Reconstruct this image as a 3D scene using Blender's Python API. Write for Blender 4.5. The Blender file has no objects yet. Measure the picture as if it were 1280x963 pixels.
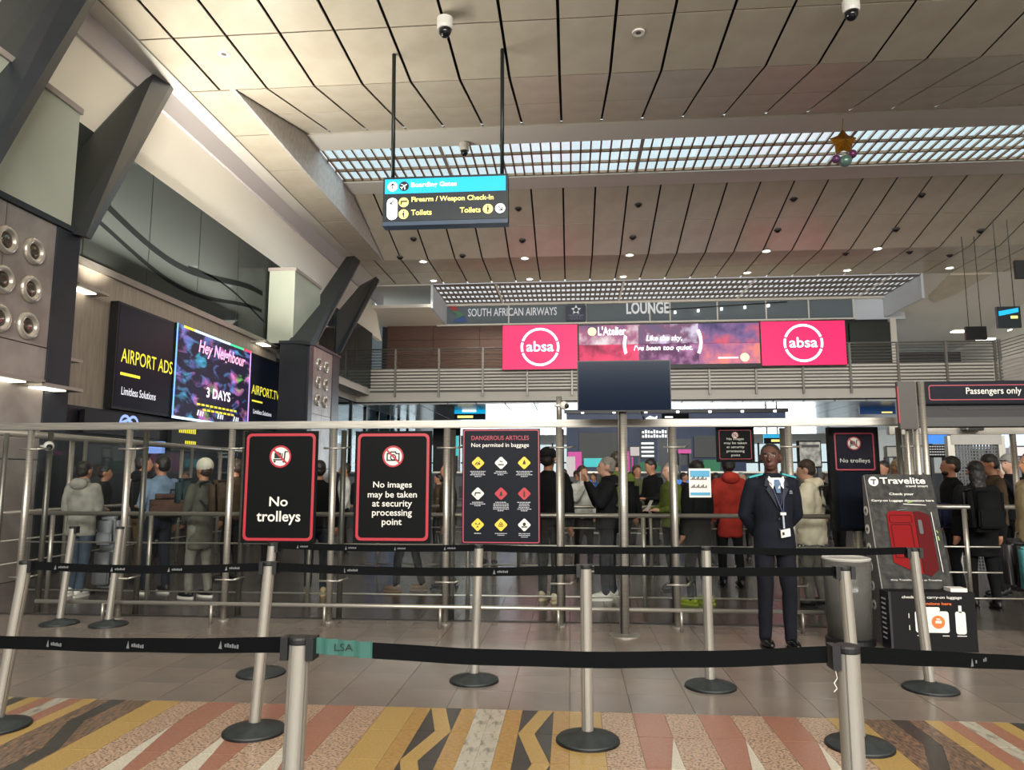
import bpy, bmesh, math, random
from mathutils import Vector, Matrix, noise
random.seed(7)
PI = math.pi
SC = bpy.context.scene
COL = SC.collection

# ------------------------------------------------------------------ camera, sky, light, exposure
FPX, YAW, PITCH, EYE = 900.0, math.radians(4.6), math.radians(7.25), 1.5
cam_d = bpy.data.cameras.new('camera'); cam = bpy.data.objects.new('camera', cam_d); COL.objects.link(cam)
cam_d.sensor_width = 36; cam_d.lens = 36 * FPX / 1280; cam_d.clip_end = 300
cam.location = (0, 0, EYE); cam.rotation_euler = (PI / 2 + PITCH, 0, YAW)
SC.camera = cam
SC.view_settings.view_transform = 'Standard'; SC.view_settings.look = 'None'
SC.view_settings.gamma = 1; SC.view_settings.exposure = 0.12
SC.view_settings.use_curve_mapping = False
w = bpy.data.worlds.new('world'); SC.world = w; w.use_nodes = True
w.node_tree.nodes['Background'].inputs[0].default_value = (.80, .93, 1, 1)
w.node_tree.nodes['Background'].inputs[1].default_value = 1.25

def area(name, loc, rot, sx, sy, power, col=(1, 1, 1), spread=180):
    d = bpy.data.lights.new(name, 'AREA'); d.shape = 'RECTANGLE'; d.size = sx; d.size_y = sy
    d.energy = power; d.color = col; d.spread = math.radians(spread)
    o = bpy.data.objects.new(name, d); COL.objects.link(o); o.location = loc; o.rotation_euler = rot
    return o
area('rear_fill', (4, -15, 9.2), (PI / 2, 0, 0), 26, 4.6, 8600, (1, .965, .90))  # added fill light behind the camera, brightens ceiling and fronts
area('overhead_fill', (2, -3, 10.5), (0, 0, 0), 16, 5, 1100, (1, .92, .80))  # added overhead fill out of view, no real fitting behind it
area('skylight_daylight', (7, 23.75, 13.3), (0, 0, 0), 30, 2.4, 1200, (.85, .94, 1))
area('far_window_daylight', (5, 60.5, 3.0), (-PI / 2, 0, 0), 30, 4, 1800, (.86, .94, 1))
area('left_cove_lamps', (-8.8, 15.6, 5.9), (0, PI + .35, 0), .5, 8, 760, (1, .95, .84))
area('gallery_lamps', (4, 37, 9.7), (0, 0, 0), 20, 2, 700, (1, .9, .8))

# ------------------------------------------------------------------ projection helpers (photo pixel -> point in the hall)
def ray(px, py):
    x = (px - 640) / FPX; y = -(py - 481.5) / FPX
    v = (x, math.cos(PITCH) - math.sin(PITCH) * y, math.sin(PITCH) + math.cos(PITCH) * y)
    c, s = math.cos(YAW), math.sin(YAW)
    return (c * v[0] - s * v[1], s * v[0] + c * v[1], v[2])
def at_y(px, py, Y): r = ray(px, py); t = Y / r[1]; return Vector((r[0] * t, Y, EYE + r[2] * t))
def at_z(px, py, Z): r = ray(px, py); t = (Z - EYE) / r[2]; return Vector((r[0] * t, r[1] * t, Z))
def at_x(px, py, X): r = ray(px, py); t = X / r[0]; return Vector((X, r[1] * t, EYE + r[2] * t))

# ------------------------------------------------------------------ materials
def lin(c):
    return tuple(((v / 255) / 12.92 if v <= 10 else (((v / 255) + .055) / 1.055) ** 2.4) for v in c) + (1,)
MATS = {}
def mat(name, rgb=(200, 200, 200), rough=.5, metal=0, emit=0, spec=.5, alpha=1, noise_amt=0, noise_scale=20, rgb2=None, bump=0, stretch=None, kind='noise', ramp=None, coat=0):
    if name in MATS: return MATS[name]
    m = bpy.data.materials.new(name); m.use_nodes = True; nt = m.node_tree; b = nt.nodes['Principled BSDF']
    b.inputs['Base Color'].default_value = lin(rgb); b.inputs['Roughness'].default_value = rough
    b.inputs['Metallic'].default_value = metal; b.inputs['Specular IOR Level'].default_value = spec
    b.inputs['Alpha'].default_value = alpha; b.inputs['Coat Weight'].default_value = coat
    if emit:
        b.inputs['Emission Color'].default_value = lin(rgb); b.inputs['Emission Strength'].default_value = emit
    if rgb2 or bump:
        tc = nt.nodes.new('ShaderNodeTexCoord'); mp = nt.nodes.new('ShaderNodeMapping')
        nt.links.new(tc.outputs['Object'], mp.inputs[0])
        if stretch: mp.inputs['Scale'].default_value = stretch
        if kind == 'voronoi':
            t = nt.nodes.new('ShaderNodeTexVoronoi'); t.inputs['Scale'].default_value = noise_scale; fac = t.outputs['Distance']
        else:
            t = nt.nodes.new('ShaderNodeTexNoise'); t.inputs['Scale'].default_value = noise_scale; t.inputs['Detail'].default_value = 5; fac = t.outputs[0]
        nt.links.new(mp.outputs[0], t.inputs[0])
        if rgb2:
            r = nt.nodes.new('ShaderNodeValToRGB'); lo, hi = ramp or (.35, .65)
            r.color_ramp.elements[0].position = lo; r.color_ramp.elements[1].position = hi
            r.color_ramp.elements[0].color = lin(rgb); r.color_ramp.elements[1].color = lin(rgb2)
            nt.links.new(fac, r.inputs[0]); nt.links.new(r.outputs[0], b.inputs['Base Color'])
            if emit: nt.links.new(r.outputs[0], b.inputs['Emission Color'])
        if bump:
            bp = nt.nodes.new('ShaderNodeBump'); bp.inputs['Strength'].default_value = bump; bp.inputs['Distance'].default_value = .01
            nt.links.new(fac, bp.inputs['Height']); nt.links.new(bp.outputs[0], b.inputs['Normal'])
    MATS[name] = m
    return m
def glassmat(name, tint=(225, 240, 235), rough=.02, mixf=.12, body=None, bodyf=0):
    m = bpy.data.materials.new(name); m.use_nodes = True; nt = m.node_tree; n = nt.nodes; n.remove(n['Principled BSDF'])
    tr = n.new('ShaderNodeBsdfTransparent'); tr.inputs[0].default_value = lin(tint)
    gl = n.new('ShaderNodeBsdfGlossy'); gl.inputs['Roughness'].default_value = rough; gl.inputs[0].default_value = (.9, .95, .95, 1)
    lw_ = n.new('ShaderNodeLayerWeight'); lw_.inputs[0].default_value = .5; pw = n.new('ShaderNodeMath'); pw.operation = 'POWER'; pw.inputs[1].default_value = 5
    ad = n.new('ShaderNodeMath'); ad.operation = 'MULTIPLY_ADD'; ad.inputs[1].default_value = .8; ad.inputs[2].default_value = .022
    nt.links.new(lw_.outputs['Facing'], pw.inputs[0]); nt.links.new(pw.outputs[0], ad.inputs[0])
    mx = n.new('ShaderNodeMixShader'); nt.links.new(ad.outputs[0], mx.inputs[0]); nt.links.new(tr.outputs[0], mx.inputs[1]); nt.links.new(gl.outputs[0], mx.inputs[2])
    out = mx.outputs[0]
    if body:
        df = n.new('ShaderNodeBsdfDiffuse'); df.inputs[0].default_value = lin(body)
        m2 = n.new('ShaderNodeMixShader'); m2.inputs[0].default_value = bodyf
        nt.links.new(out, m2.inputs[1]); nt.links.new(df.outputs[0], m2.inputs[2]); out = m2.outputs[0]
    nt.links.new(out, n['Material Output'].inputs[0]); return m

steel = mat('brushed_steel', (150, 146, 138), .36, .72, rgb2=(172, 167, 158), noise_scale=3, stretch=(1, 1, 30))
steel_rail = mat('rail_steel', (188, 184, 175), .35, .8)
dark_steel = mat('dark_steel', (60, 62, 64), .4, .8)
alu = mat('anodised_aluminium', (158, 154, 146), .42, .6)
black = mat('black_plastic', (14, 15, 17), .45)
rubber = mat('black_rubber', (26, 30, 31), .5, rgb2=(40, 46, 47), noise_scale=14)
tapemat = mat('black_webbing', (6, 8, 9), .8, spec=.08)
white = mat('white_paint', (225, 220, 210), .55)
panelm = mat('ceiling_panel_paint', (206, 197, 179), .28, rgb2=(196, 185, 166), noise_scale=1.2, spec=.35)
panelm2 = mat('ceiling_backing', (22, 21, 20), .9)
whitepl = mat('white_plaster', (222, 217, 208), .6)
lav = mat('fascia_paint', (196, 190, 192), .55)
cream = mat('cream_plaster', (250, 246, 236), .6)
navy = mat('navy_steel_paint', (30, 35, 43), .38, rgb2=(36, 42, 48), noise_scale=2, spec=.5)
darkwall = mat('dark_wall', (22, 24, 30), .4)
signblack = mat('sign_black', (5, 6, 8), .6, spec=.12)
signnavy = mat('sign_navy', (10, 14, 25), .5, spec=.15)
signred = mat('sign_red', (160, 34, 46), .45)
signpink = mat('sign_pink_red', (158, 52, 70), .45)
signwhite = mat('sign_white', (208, 205, 198), .5)
signyellow = mat('sign_yellow', (222, 182, 50), .5)
glass = glassmat('clear_glass', (244, 245, 244))
tglass = glassmat('tinted_glass', (120, 132, 130), .03, body=(92, 97, 94), bodyf=.45)
frost = mat('frosted_glass', (180, 188, 172), .35, rgb2=(192, 198, 182), noise_scale=.5)
skin_d = mat('skin_dark', (74, 46, 36), .5); skin_m = mat('skin_medium', (168, 118, 92), .5); skin_l = mat('skin_light', (205, 160, 138), .5)
hairblack = mat('hair_black', (16, 14, 14), .55, rgb2=(34, 28, 26), noise_scale=60, stretch=(1, 1, .1))

# ------------------------------------------------------------------ mesh helpers
def new(name, me, m=None, parent=None, loc=(0, 0, 0), rot=(0, 0, 0)):
    o = bpy.data.objects.new(name, me); COL.objects.link(o); o.location = loc; o.rotation_euler = rot
    if m is not None and me is not None and not me.materials: me.materials.append(m)
    if parent: o.parent = parent
    return o
def bmobj(name, bm, m=None, parent=None, loc=(0, 0, 0), rot=(0, 0, 0), smooth=False):
    bmesh.ops.recalc_face_normals(bm, faces=bm.faces[:])
    me = bpy.data.meshes.new(name); bm.to_mesh(me); bm.free()
    if smooth:
        for p in me.polygons: p.use_smooth = True
    return new(name, me, m, parent, loc, rot)
def thing(name, label, cat, loc=(0, 0, 0), rz=0, group=None):
    o = bpy.data.objects.new(name, None); COL.objects.link(o); o.location = loc; o.rotation_euler = (0, 0, rz)
    o.empty_display_size = .1
    o['label'] = label; o['category'] = cat
    if group: o['group'] = group
    return o
def tag(o, label, cat, group=None):
    o['label'] = label; o['category'] = cat
    if group: o['group'] = group
    return o
def struct(o): o['kind'] = 'structure'; return o
def sroot(name):
    o = bpy.data.objects.new(name, None); COL.objects.link(o); o['kind'] = 'structure'; return o
def b_box(bm, x0, x1, y0, y1, z0, z1):
    v = [bm.verts.new((x, y, z)) for x in (x0, x1) for y in (y0, y1) for z in (z0, z1)]
    for f in ((0, 1, 3, 2), (4, 6, 7, 5), (0, 4, 5, 1), (2, 3, 7, 6), (0, 2, 6, 4), (1, 5, 7, 3)): bm.faces.new([v[i] for i in f])
def box(name, x0, x1, y0, y1, z0, z1, m, parent=None, bev=0):
    bm = bmesh.new(); cx, cy, cz = (x0 + x1) / 2, (y0 + y1) / 2, (z0 + z1) / 2
    b_box(bm, x0 - cx, x1 - cx, y0 - cy, y1 - cy, z0 - cz, z1 - cz)
    if bev: bmesh.ops.bevel(bm, geom=bm.edges[:], offset=bev, segments=2, affect='EDGES')
    return bmobj(name, bm, m, parent, (cx, cy, cz))
def b_tube(bm, a, b, r0, r1=None, n=12, caps=True):
    a, b = Vector(a), Vector(b); r1 = r0 if r1 is None else r1; d = (b - a).normalized()
    u = d.orthogonal().normalized(); v = d.cross(u); A = []; B = []
    for i in range(n):
        t = 2 * PI * i / n; w_ = u * math.cos(t) + v * math.sin(t)
        A.append(bm.verts.new(a + w_ * r0)); B.append(bm.verts.new(b + w_ * r1))
    for i in range(n): bm.faces.new((A[i], A[(i + 1) % n], B[(i + 1) % n], B[i]))
    if caps: bm.faces.new(A[::-1]); bm.faces.new(B)
def tube(name, a, b, r, m, parent=None, n=12):
    bm = bmesh.new(); a = Vector(a); b_tube(bm, (0, 0, 0), Vector(b) - a, r, n=n)
    o = bmobj(name, bm, m, parent, a, smooth=False)
    for p in o.data.polygons:
        if len(p.vertices) == 4: p.use_smooth = True
    return o
def b_lathe(bm, prof, n=24, c=(0, 0, 0)):
    rings = []
    for r, z in prof:
        rings.append([bm.verts.new((c[0] + r * math.cos(2 * PI * i / n), c[1] + r * math.sin(2 * PI * i / n), c[2] + z)) for i in range(n)] if r > 1e-5 else [bm.verts.new((c[0], c[1], c[2] + z))])
    for A, B in zip(rings, rings[1:]):
        for i in range(n):
            q = [A[i % len(A)], A[(i + 1) % len(A)], B[(i + 1) % len(B)], B[i % len(B)]]
            q = list(dict.fromkeys(q))
            if len(q) > 2: bm.faces.new(q)
    if len(rings[0]) > 1: bm.faces.new(rings[0][::-1])
    if len(rings[-1]) > 1: bm.faces.new(rings[-1])
def b_poly(bm, pts, y, t=.004, hole=None):
    """prism of a 2-D outline (x, z) standing in the local xz plane, front face at y (towards -y)"""
    A = [bm.verts.new((x, y, z)) for x, z in pts]; B = [bm.verts.new((x, y + t, z)) for x, z in pts]
    bm.faces.new(A); bm.faces.new(B[::-1]); n = len(pts)
    for i in range(n): bm.faces.new((A[i], A[(i + 1) % n], B[(i + 1) % n], B[i]))
def b_loop(bm, outer, inner, y, t=.004):
    n = len(outer); R = [[bm.verts.new((x, yy, z)) for x, z in L] for yy in (y, y + t) for L in (outer, inner)]
    gap = math.hypot(outer[0][0] - outer[-1][0], outer[0][1] - outer[-1][1]); stp = math.hypot(outer[0][0] - outer[1][0], outer[0][1] - outer[1][1])
    open_ = n > 8 and gap > 3 * stp and max(math.hypot(p[0] - q[0], p[1] - q[1]) for p, q in zip(outer, outer[1:])) < 1.5 * stp
    for i in range(n - 1 if open_ else n):
        j = (i + 1) % n
        for a, b in ((0, 1), (2, 3), (0, 2), (1, 3)): bm.faces.new((R[a][i], R[a][j], R[b][j], R[b][i]))
    if open_:
        for i in (0, n - 1): bm.faces.new((R[0][i], R[1][i], R[3][i], R[2][i]))
def circ(cx, cz, r, n=28, a0=0, a1=2 * PI):
    full = abs(a1 - a0 - 2 * PI) < 1e-6
    return [(cx + r * math.cos(a0 + (a1 - a0) * i / (n if full else n - 1)), cz + r * math.sin(a0 + (a1 - a0) * i / (n if full else n - 1))) for i in range(n)]
def rrect(x0, x1, z0, z1, r, k=5):
    out = []
    for cx, cz, a in ((x1 - r, z1 - r, 0), (x0 + r, z1 - r, 90), (x0 + r, z0 + r, 180), (x1 - r, z0 + r, 270)):
        for i in range(k): t = math.radians(a + 90 * i / (k - 1)); out.append((cx + r * math.cos(t), cz + r * math.sin(t)))
    return out
def flat(name, shapes, m, parent, y=-.006, t=.003):
    """one flat printed part from several (outline) or (outer, inner) shapes"""
    bm = bmesh.new()
    for s in shapes:
        if isinstance(s, tuple) and len(s) == 2 and isinstance(s[0], list): b_loop(bm, s[0], s[1], y, t)
        else: b_poly(bm, s, y, t)
    return bmobj(name, bm, m, parent)
def rect(x0, x1, z0, z1): return [(x0, z0), (x1, z0), (x1, z1), (x0, z1)]
def bar2(x0, z0, x1, z1, w_):
    d = Vector((x1 - x0, z1 - z0)).normalized(); n = Vector((-d.y, d.x)) * w_ / 2
    return [(x0 + n.x, z0 + n.y), (x0 - n.x, z0 - n.y), (x1 - n.x, z1 - n.y), (x1 + n.x, z1 + n.y)]
TEXTS = []
def text(s, cx, cz, width, height, m, parent, y=-.008, bold=0, name='lettering', shear=0, t=.002):
    """flat lettering whose inked box is width x height, centred at (cx, cz) on the parent's face"""
    cu = bpy.data.curves.new(name, 'FONT'); cu.body = s; cu.size = 1; cu.offset = bold; cu.shear = shear
    cu.resolution_u = 3; cu.materials.append(m)
    o = bpy.data.objects.new(name, cu); COL.objects.link(o); o.parent = parent
    TEXTS.append((o, cx, cz, width, height, y, t)); return o
LAZY = []

# ------------------------------------------------------------------ floor
S = 1.225; X0 = -1.39
floor = sroot('floor')
sub = box('floor_slab', -13, 24, -16, 66, -.12, -.006, mat('grout', (50, 46, 42), .8), floor)
tilem = [mat('floor_tile_%d' % i, c, .27, rgb2=c2, noise_scale=2.5, spec=.5) for i, (c, c2) in enumerate((((112, 103, 95), (105, 97, 90)), ((106, 98, 91), (112, 104, 96)), ((118, 108, 99), (110, 101, 93))))]
tmesh = {}
def tile_mesh(wx, wy, m):
    k = (round(wx, 3), round(wy, 3), m.name)
    if k not in tmesh:
        bm = bmesh.new(); b_box(bm, -wx / 2, wx / 2, -wy / 2, wy / 2, -.006, 0)
        me = bpy.data.meshes.new('floor_tile'); bmesh.ops.recalc_face_normals(bm, faces=bm.faces[:]); bm.to_mesh(me); bm.free(); me.materials.append(m); tmesh[k] = me
    return tmesh[k]
TW = .40; YE = 4.88
for j in range(7):
    for i in range(-17, 16):
        new('floor_tile', tile_mesh(TW - .004, TW - .004, random.choice(tilem)), None, floor, (-.02 + TW * (i + .5), YE + TW * (j + .5), 0))
dtile = [mat('shaded_floor_tile_%d' % i, c, .24, rgb2=c2, noise_scale=2.5, spec=.5) for i, (c, c2) in enumerate((((80, 75, 71), (74, 69, 66)), ((76, 72, 68), (82, 77, 73))))]  # darker tile tone stands in for weaker light beyond the barrier
bm = bmesh.new(); bm2 = bmesh.new(); bm3 = bmesh.new()
for j in range(0, 140):
    for i in range(-33, 60):
        x = -.02 + TW * (i + .5); y = YE + TW * (j + .5)
        if j < 7 and -17 <= i < 16: continue
        if j < 7: b_box(bm3, x - TW / 2 + .002, x + TW / 2 - .002, y - TW / 2 + .002, y + TW / 2 - .002, -.006, 0); continue
        b_box(bm if (i * 7 + j * 3) % 2 else bm2, x - TW / 2 + .002, x + TW / 2 - .002, y - TW / 2 + .002, y + TW / 2 - .002, -.006, 0)
for q, mm in ((bm, 0), (bm2, 1)):
    o = bmobj('floor_tile_field', q, dtile[mm], floor); o['kind'] = 'stuff'
o = bmobj('floor_tile_field', bm3, tilem[0], floor); o['kind'] = 'stuff'
# decorative stone border (strips that run away from the camera)
st = dict(
    y=mat('stone_yellow', (166, 138, 82), .3, rgb2=(142, 116, 66), noise_scale=90),
    o=mat('stone_ochre', (160, 128, 74), .3, rgb2=(134, 104, 58), noise_scale=40),
    p=mat('stone_pink_granite', (168, 142, 120), .3, rgb2=(86, 70, 60), noise_scale=62, ramp=(.48, .60)),
    t=mat('stone_terracotta', (146, 102, 84), .3, rgb2=(128, 88, 72), noise_scale=50),
    g=mat('stone_grey_marble', (160, 154, 140), .25, rgb2=(104, 100, 94), noise_scale=9, stretch=(2.2, 1, 1), ramp=(.5, .68)),
    w=mat('stone_white', (190, 184, 168), .3, rgb2=(160, 154, 140), noise_scale=80),
    k=mat('stone_black', (46, 45, 42), .3, rgb2=(58, 56, 52), noise_scale=70),
    m=mat('stone_mixed_granite', (60, 56, 52), .3, rgb2=(140, 108, 82), noise_scale=30, stretch=(2, .6, 1), ramp=(.4, .68)))
def stone(pts, k):
    bm = bmesh.new(); cx = sum(p[0] for p in pts) / len(pts); cy = sum(p[1] for p in pts) / len(pts)
    g = .003; P = []
    for x, y in pts:
        d = Vector((x - cx, y - cy)); l = d.length; d = d * (1 - g / l) if l else d; P.append((d.x, d.y))
    A = [bm.verts.new((x, y, 0)) for x, y in P]; B = [bm.verts.new((x, y, -.006)) for x, y in P]; n = len(P)
    bm.faces.new(A); bm.faces.new(B)
    for i in range(n): bm.faces.new((A[i], A[(i + 1) % n], B[(i + 1) % n], B[i]))
    bmobj('stone_tile', bm, st[k], floor, (cx, cy, 0))
YJ = [YE, 4.45, 4.0, 3.6, 3.2, 2.8]
def strip(x0, x1, k):
    for a, b in zip(YJ, YJ[1:]): stone([(x0, b), (x1, b), (x1, a), (x0, a)], k)
def strip_tri(x0, x1, side):       # terracotta narrowing towards the viewer against a white wedge
    ya = 4.45
    stone([(x0, ya), (x1, ya), (x1, YE), (x0, YE)], 't')
    xm = x1 if side > 0 else x0; xo = x0 if side > 0 else x1
    for a, b in zip(YJ[1:4], YJ[2:5]):
        fa = (ya - a) / (ya - 3.2); fb = (ya - b) / (ya - 3.2)
        ea = xm + (xo - xm) * fa; eb = xm + (xo - xm) * fb
        stone([(xo, a), (xo, b), (eb, b), (ea, a)] if abs(eb - xo) > .01 else [(xo, a), (eb, b), (ea, a)], 't')
        stone(([(xm, b), (eb, b), (ea, a), (xm, a)] if fa > .01 else [(xm, b), (eb, b), (xm, a)]), 'w')
def zig(x0, x1, flip):
    hw = .048
    for q, (a, b) in enumerate(zip(YJ, YJ[1:])):
        L, R = (x0, x1)
        ta = L + hw if (q + flip) % 2 else R - hw - .0; tb = R - hw if (q + flip) % 2 else L + hw
        stone([(ta - hw, a), (ta + hw, a), (tb + hw, b), (tb - hw, b)], 'y')
        if ta < tb:
            stone([(ta + hw, a), (R, a), (tb + hw, b)], 'k'); stone([(L, a), (L, b), (tb - hw, b)], 'k')
        else:
            stone([(L, a), (ta - hw, a), (L, b)], 'k'); stone([(R, a), (R, b), (tb + hw, b)], 'k')
XC = -.522
half = [(.0, .095, 'g'), (.095, .2, 'o'), (.2, .40, 'Z'), (.40, .50, 'o'), (.50, .70, 'y'), (.70, .90, 'p'), (.90, 1.10, 'T'), (1.10, 1.31, 'p'),
        (1.31, 1.51, 'T'), (1.51, 1.71, 'p'), (1.71, 1.91, 'T'), (1.91, 2.10, 'p'), (2.10, 2.31, 'y'), (2.31, 2.49, 'm'), (2.49, 2.59, 'k'),
        (2.59, 2.69, 'm'), (2.69, 2.79, 'y'), (2.79, 2.89, 't'), (2.89, 2.99, 'g'), (2.99, 3.09, 't'), (3.09, 3.19, 'y'), (3.19, 3.29, 'k'),
        (3.29, 3.5, 'y'), (3.5, 3.8, 'm'), (3.8, 4.2, 'k')]
for sgn in (-1, 1):
    for a, b, k in half:
        x0, x1 = sorted((XC + sgn * a, XC + sgn * b))
        if k == 'Z': zig(x0, x1, 0 if sgn > 0 else 1)
        elif k == 'T': strip_tri(x0, x1, 1 if sgn > 0 else -1)
        elif k == 'k' and a < 3:        # dark band that steps sideways
            ya, yb = YJ[1], YJ[3]
            for (p0, p1, o0, o1) in ((YJ[0], YJ[1], 0, .0), (YJ[1], YJ[2], 0, -.17), (YJ[2], YJ[3], -.17, -.17)):
                s0, s1 = -o0 * sgn * -1, -o1 * sgn * -1
                stone([(x0 + s0, p0), (x0 + s1, p1), (x1 + s1, p1), (x1 + s0, p0)], 'k')
        elif k == 'm' and sgn:
            for q, (p0, p1) in enumerate(zip(YJ[:3], YJ[1:4])):
                sh = [0, 0, -.17, -.17]
                s0, s1 = sh[q] * sgn, sh[q + 1] * sgn
                inner = a < 2.5     # the edge that touches the dark band moves with it
                if a > 3: stone([(x0, p0), (x0, p1), (x1, p1), (x1, p0)], 'm')
                elif (inner and sgn > 0) or (not inner and sgn < 0):
                    if (x1 + s1) - x0 > .01 or (x1 + s0) - x0 > .01: stone([(x0, p0), (x0, p1), (x1 + s1, p1), (x1 + s0, p0)], 'm')
                else: stone([(x0 + s0, p0), (x0 + s1, p1), (x1, p1), (x1, p0)], 'm')
        else: strip(x0, x1, k)
box('stone_apron', -13, XC - 4.2, -16, YE, -.006, 0, tilem[0], floor)
box('stone_apron', XC + 4.2, 24, -16, YE, -.006, 0, tilem[0], floor)
box('stone_apron', XC - 4.2, XC + 4.2, -16, 2.8, -.006, 0, tilem[1], floor)

# ------------------------------------------------------------------ ceiling
def ceilz(Y):
    P = [(0, 11.2), (16.5, 11.2), (21.3, 12.42), (26.2, 12.42), (31.0, 11.2), (60, 11.2)]
    for (a, za), (b, zb) in zip(P, P[1:]):
        if a <= Y <= b: return za + (zb - za) * (Y - a) / (b - a)
ceiling = sroot('ceiling')
XR = X0 + S * 19
GX = -8.35
def slab(name, x0, x1, ya, yb, za, zb, m, th=.12, parent=ceiling, off=.10):
    bm = bmesh.new(); V = [bm.verts.new((x, y, z + off + d)) for x in (x0, x1) for (y, z) in ((ya, za), (yb, zb)) for d in (0, th)]
    for f in ((0, 1, 3, 2), (4, 6, 7, 5), (0, 4, 5, 1), (2, 3, 7, 6), (0, 2, 6, 4), (1, 5, 7, 3)): bm.faces.new([V[i] for i in f])
    return bmobj(name, bm, m, parent)
for (a, b) in ((-16, 16.5), (16.5, 21.3), (26.2, 31.0), (31.0, 35.2)):
    slab('ceiling_backing', GX if 16 < a < 31 else -9.6, 23.6, a, b, ceilz(max(a, 0)), ceilz(b), panelm2)
slab('ceiling_backing', -9.6, GX, 16.5, 31.0, 11.2, 11.2, panelm2)
pm = {}
def panel(x0, x1, ya, yb, za, zb, m=panelm):
    k = (round(x1 - x0, 3), ya, yb, za, m.name); w_ = x1 - x0
    if k not in pm:
        bm = bmesh.new(); g = .034; gy = .022; L = math.hypot(yb - ya, zb - za); ny, nz = -(zb - za) / L, (yb - ya) / L
        cy, cz = (ya + yb) / 2, (za + zb) / 2; fy = (yb - ya) / L; fz = (zb - za) / L
        V = []
        for sx in (-w_ / 2 + g, w_ / 2 - g):
            for s in (-L / 2 + gy, L / 2 - gy):
                for d in (0, .035): V.append(bm.verts.new((sx, s * fy + ny * d, s * fz + nz * d)))
        for f in ((0, 1, 3, 2), (4, 6, 7, 5), (0, 4, 5, 1), (2, 3, 7, 6), (0, 2, 6, 4), (1, 5, 7, 3)): bm.faces.new([V[i] for i in f])
        bmesh.ops.recalc_face_normals(bm, faces=bm.faces[:])
        me = bpy.data.meshes.new('ceiling_panel'); bm.to_mesh(me); bm.free(); me.materials.append(m); pm[k] = me
    return new('ceiling_panel', pm[k], None, ceiling, ((x0 + x1) / 2, (ya + yb) / 2, (za + zb) / 2))
rows = [(12.1, 14.3, 12), (14.3, 16.5, 12), (16.5, 18.9, 14), (18.9, 21.3, 15), (26.2, 28.6, 17), (28.6, 31.0, 18), (31.0, 33.1, 19), (33.1, 35.2, 19)]
for a, b, nmax in rows:
    for k in range(-7, nmax):
        x0, x1 = X0 + S * k, X0 + S * (k + 1)
        if k == -7: x0 = -9.55
        if 16 < a < 31:
            if k == -7: continue
            if k == -6: x0 = GX + .02
        panel(x0, x1, a, b, ceilz(a), ceilz(b))
for a, b in ((16.5, 18.9), (18.9, 21.3), (21.3, 23.6), (23.6, 26.0), (26.0, 28.5), (28.5, 31.0)):
    panel(-9.55, GX - .02, a, b, 11.2, 11.2)
box('ceiling_panel_field', -9.6, 23.6, -16, 12.09, 11.2, 11.24, panelm, ceiling)['kind'] = 'stuff'
# ridge bands beside the skylight, its gable end wall
box('ridge_band', GX, 23.6, 21.3, 22.42, 12.36, 12.50, whitepl, ceiling)
box('ridge_band', GX, 23.6, 25.10, 26.2, 12.36, 12.50, whitepl, ceiling)
bm = bmesh.new()
pr = [(16.45, 11.19), (16.5, 11.45), (21.3, 12.68), (22.4, 12.72), (25.1, 12.72), (26.2, 12.68), (31.0, 11.45), (31.05, 11.19)]
A = [bm.verts.new((GX + .01, y, z)) for y, z in pr]; B = [bm.verts.new((GX - .15, y, z + .02)) for y, z in pr]
bm.faces.new(A); bm.faces.new(B[::-1])
for i in range(8): bm.faces.new((A[i], A[(i + 1) % 8], B[(i + 1) % 8], B[i]))
struct(bmobj('wall_ridge_end', bm, mat('gable_render', (205, 202, 198), .8, rgb2=(186, 184, 182), noise_scale=6)))
# skylight: panes between bronze glazing bars
sky = sroot('window_1')
bronze = mat('bronze_fins', (112, 88, 66), .5, .2)
pane_m = glassmat('skylight_pane', (235, 240, 240), .1)
rowsY = [(22.5, 23.32), (23.38, 24.2), (24.26, 25.06)]
sp = .335; npx = 86
bm = bmesh.new(); b_box(bm, -sp / 2 + .02, sp / 2 - .02, -.40, .40, 0, .02); me = bpy.data.meshes.new('pane'); bm.to_mesh(me); bm.free(); me.materials.append(pane_m)
bm = bmesh.new(); b_box(bm, -.028, .028, -1.33, 1.33, -.02, .05); mf = bpy.data.meshes.new('glazing_bar'); bm.to_mesh(mf); bm.free(); mf.materials.append(bronze)
bm = bmesh.new(); b_box(bm, -.06, .06, -1.33, 1.33, -.04, .06); mF = bpy.data.meshes.new('main_bar'); bm.to_mesh(mF); bm.free(); mF.materials.append(mat('bar_paint', (150, 140, 130), .5))
for i in range(npx + 1):
    x = GX + .1 + sp * i
    new('main_bar' if i % 20 == 12 else 'glazing_bar', mF if i % 20 == 12 else mf, None, sky, (x, 23.77, 12.44))
    if i < npx:
        for a, b in rowsY: new('pane', me, None, sky, (x + sp / 2, (a + b) / 2, 12.47))
for y in (22.47, 23.35, 24.23, 25.08): box('cross_bar', GX, GX + .1 + sp * npx, y - .035, y + .035, 12.41, 12.5, bronze, sky)
box('skylight_end', GX + .1 + sp * npx, 23.6, 22.4, 25.1, 12.42, 12.5, whitepl, sky)

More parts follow.
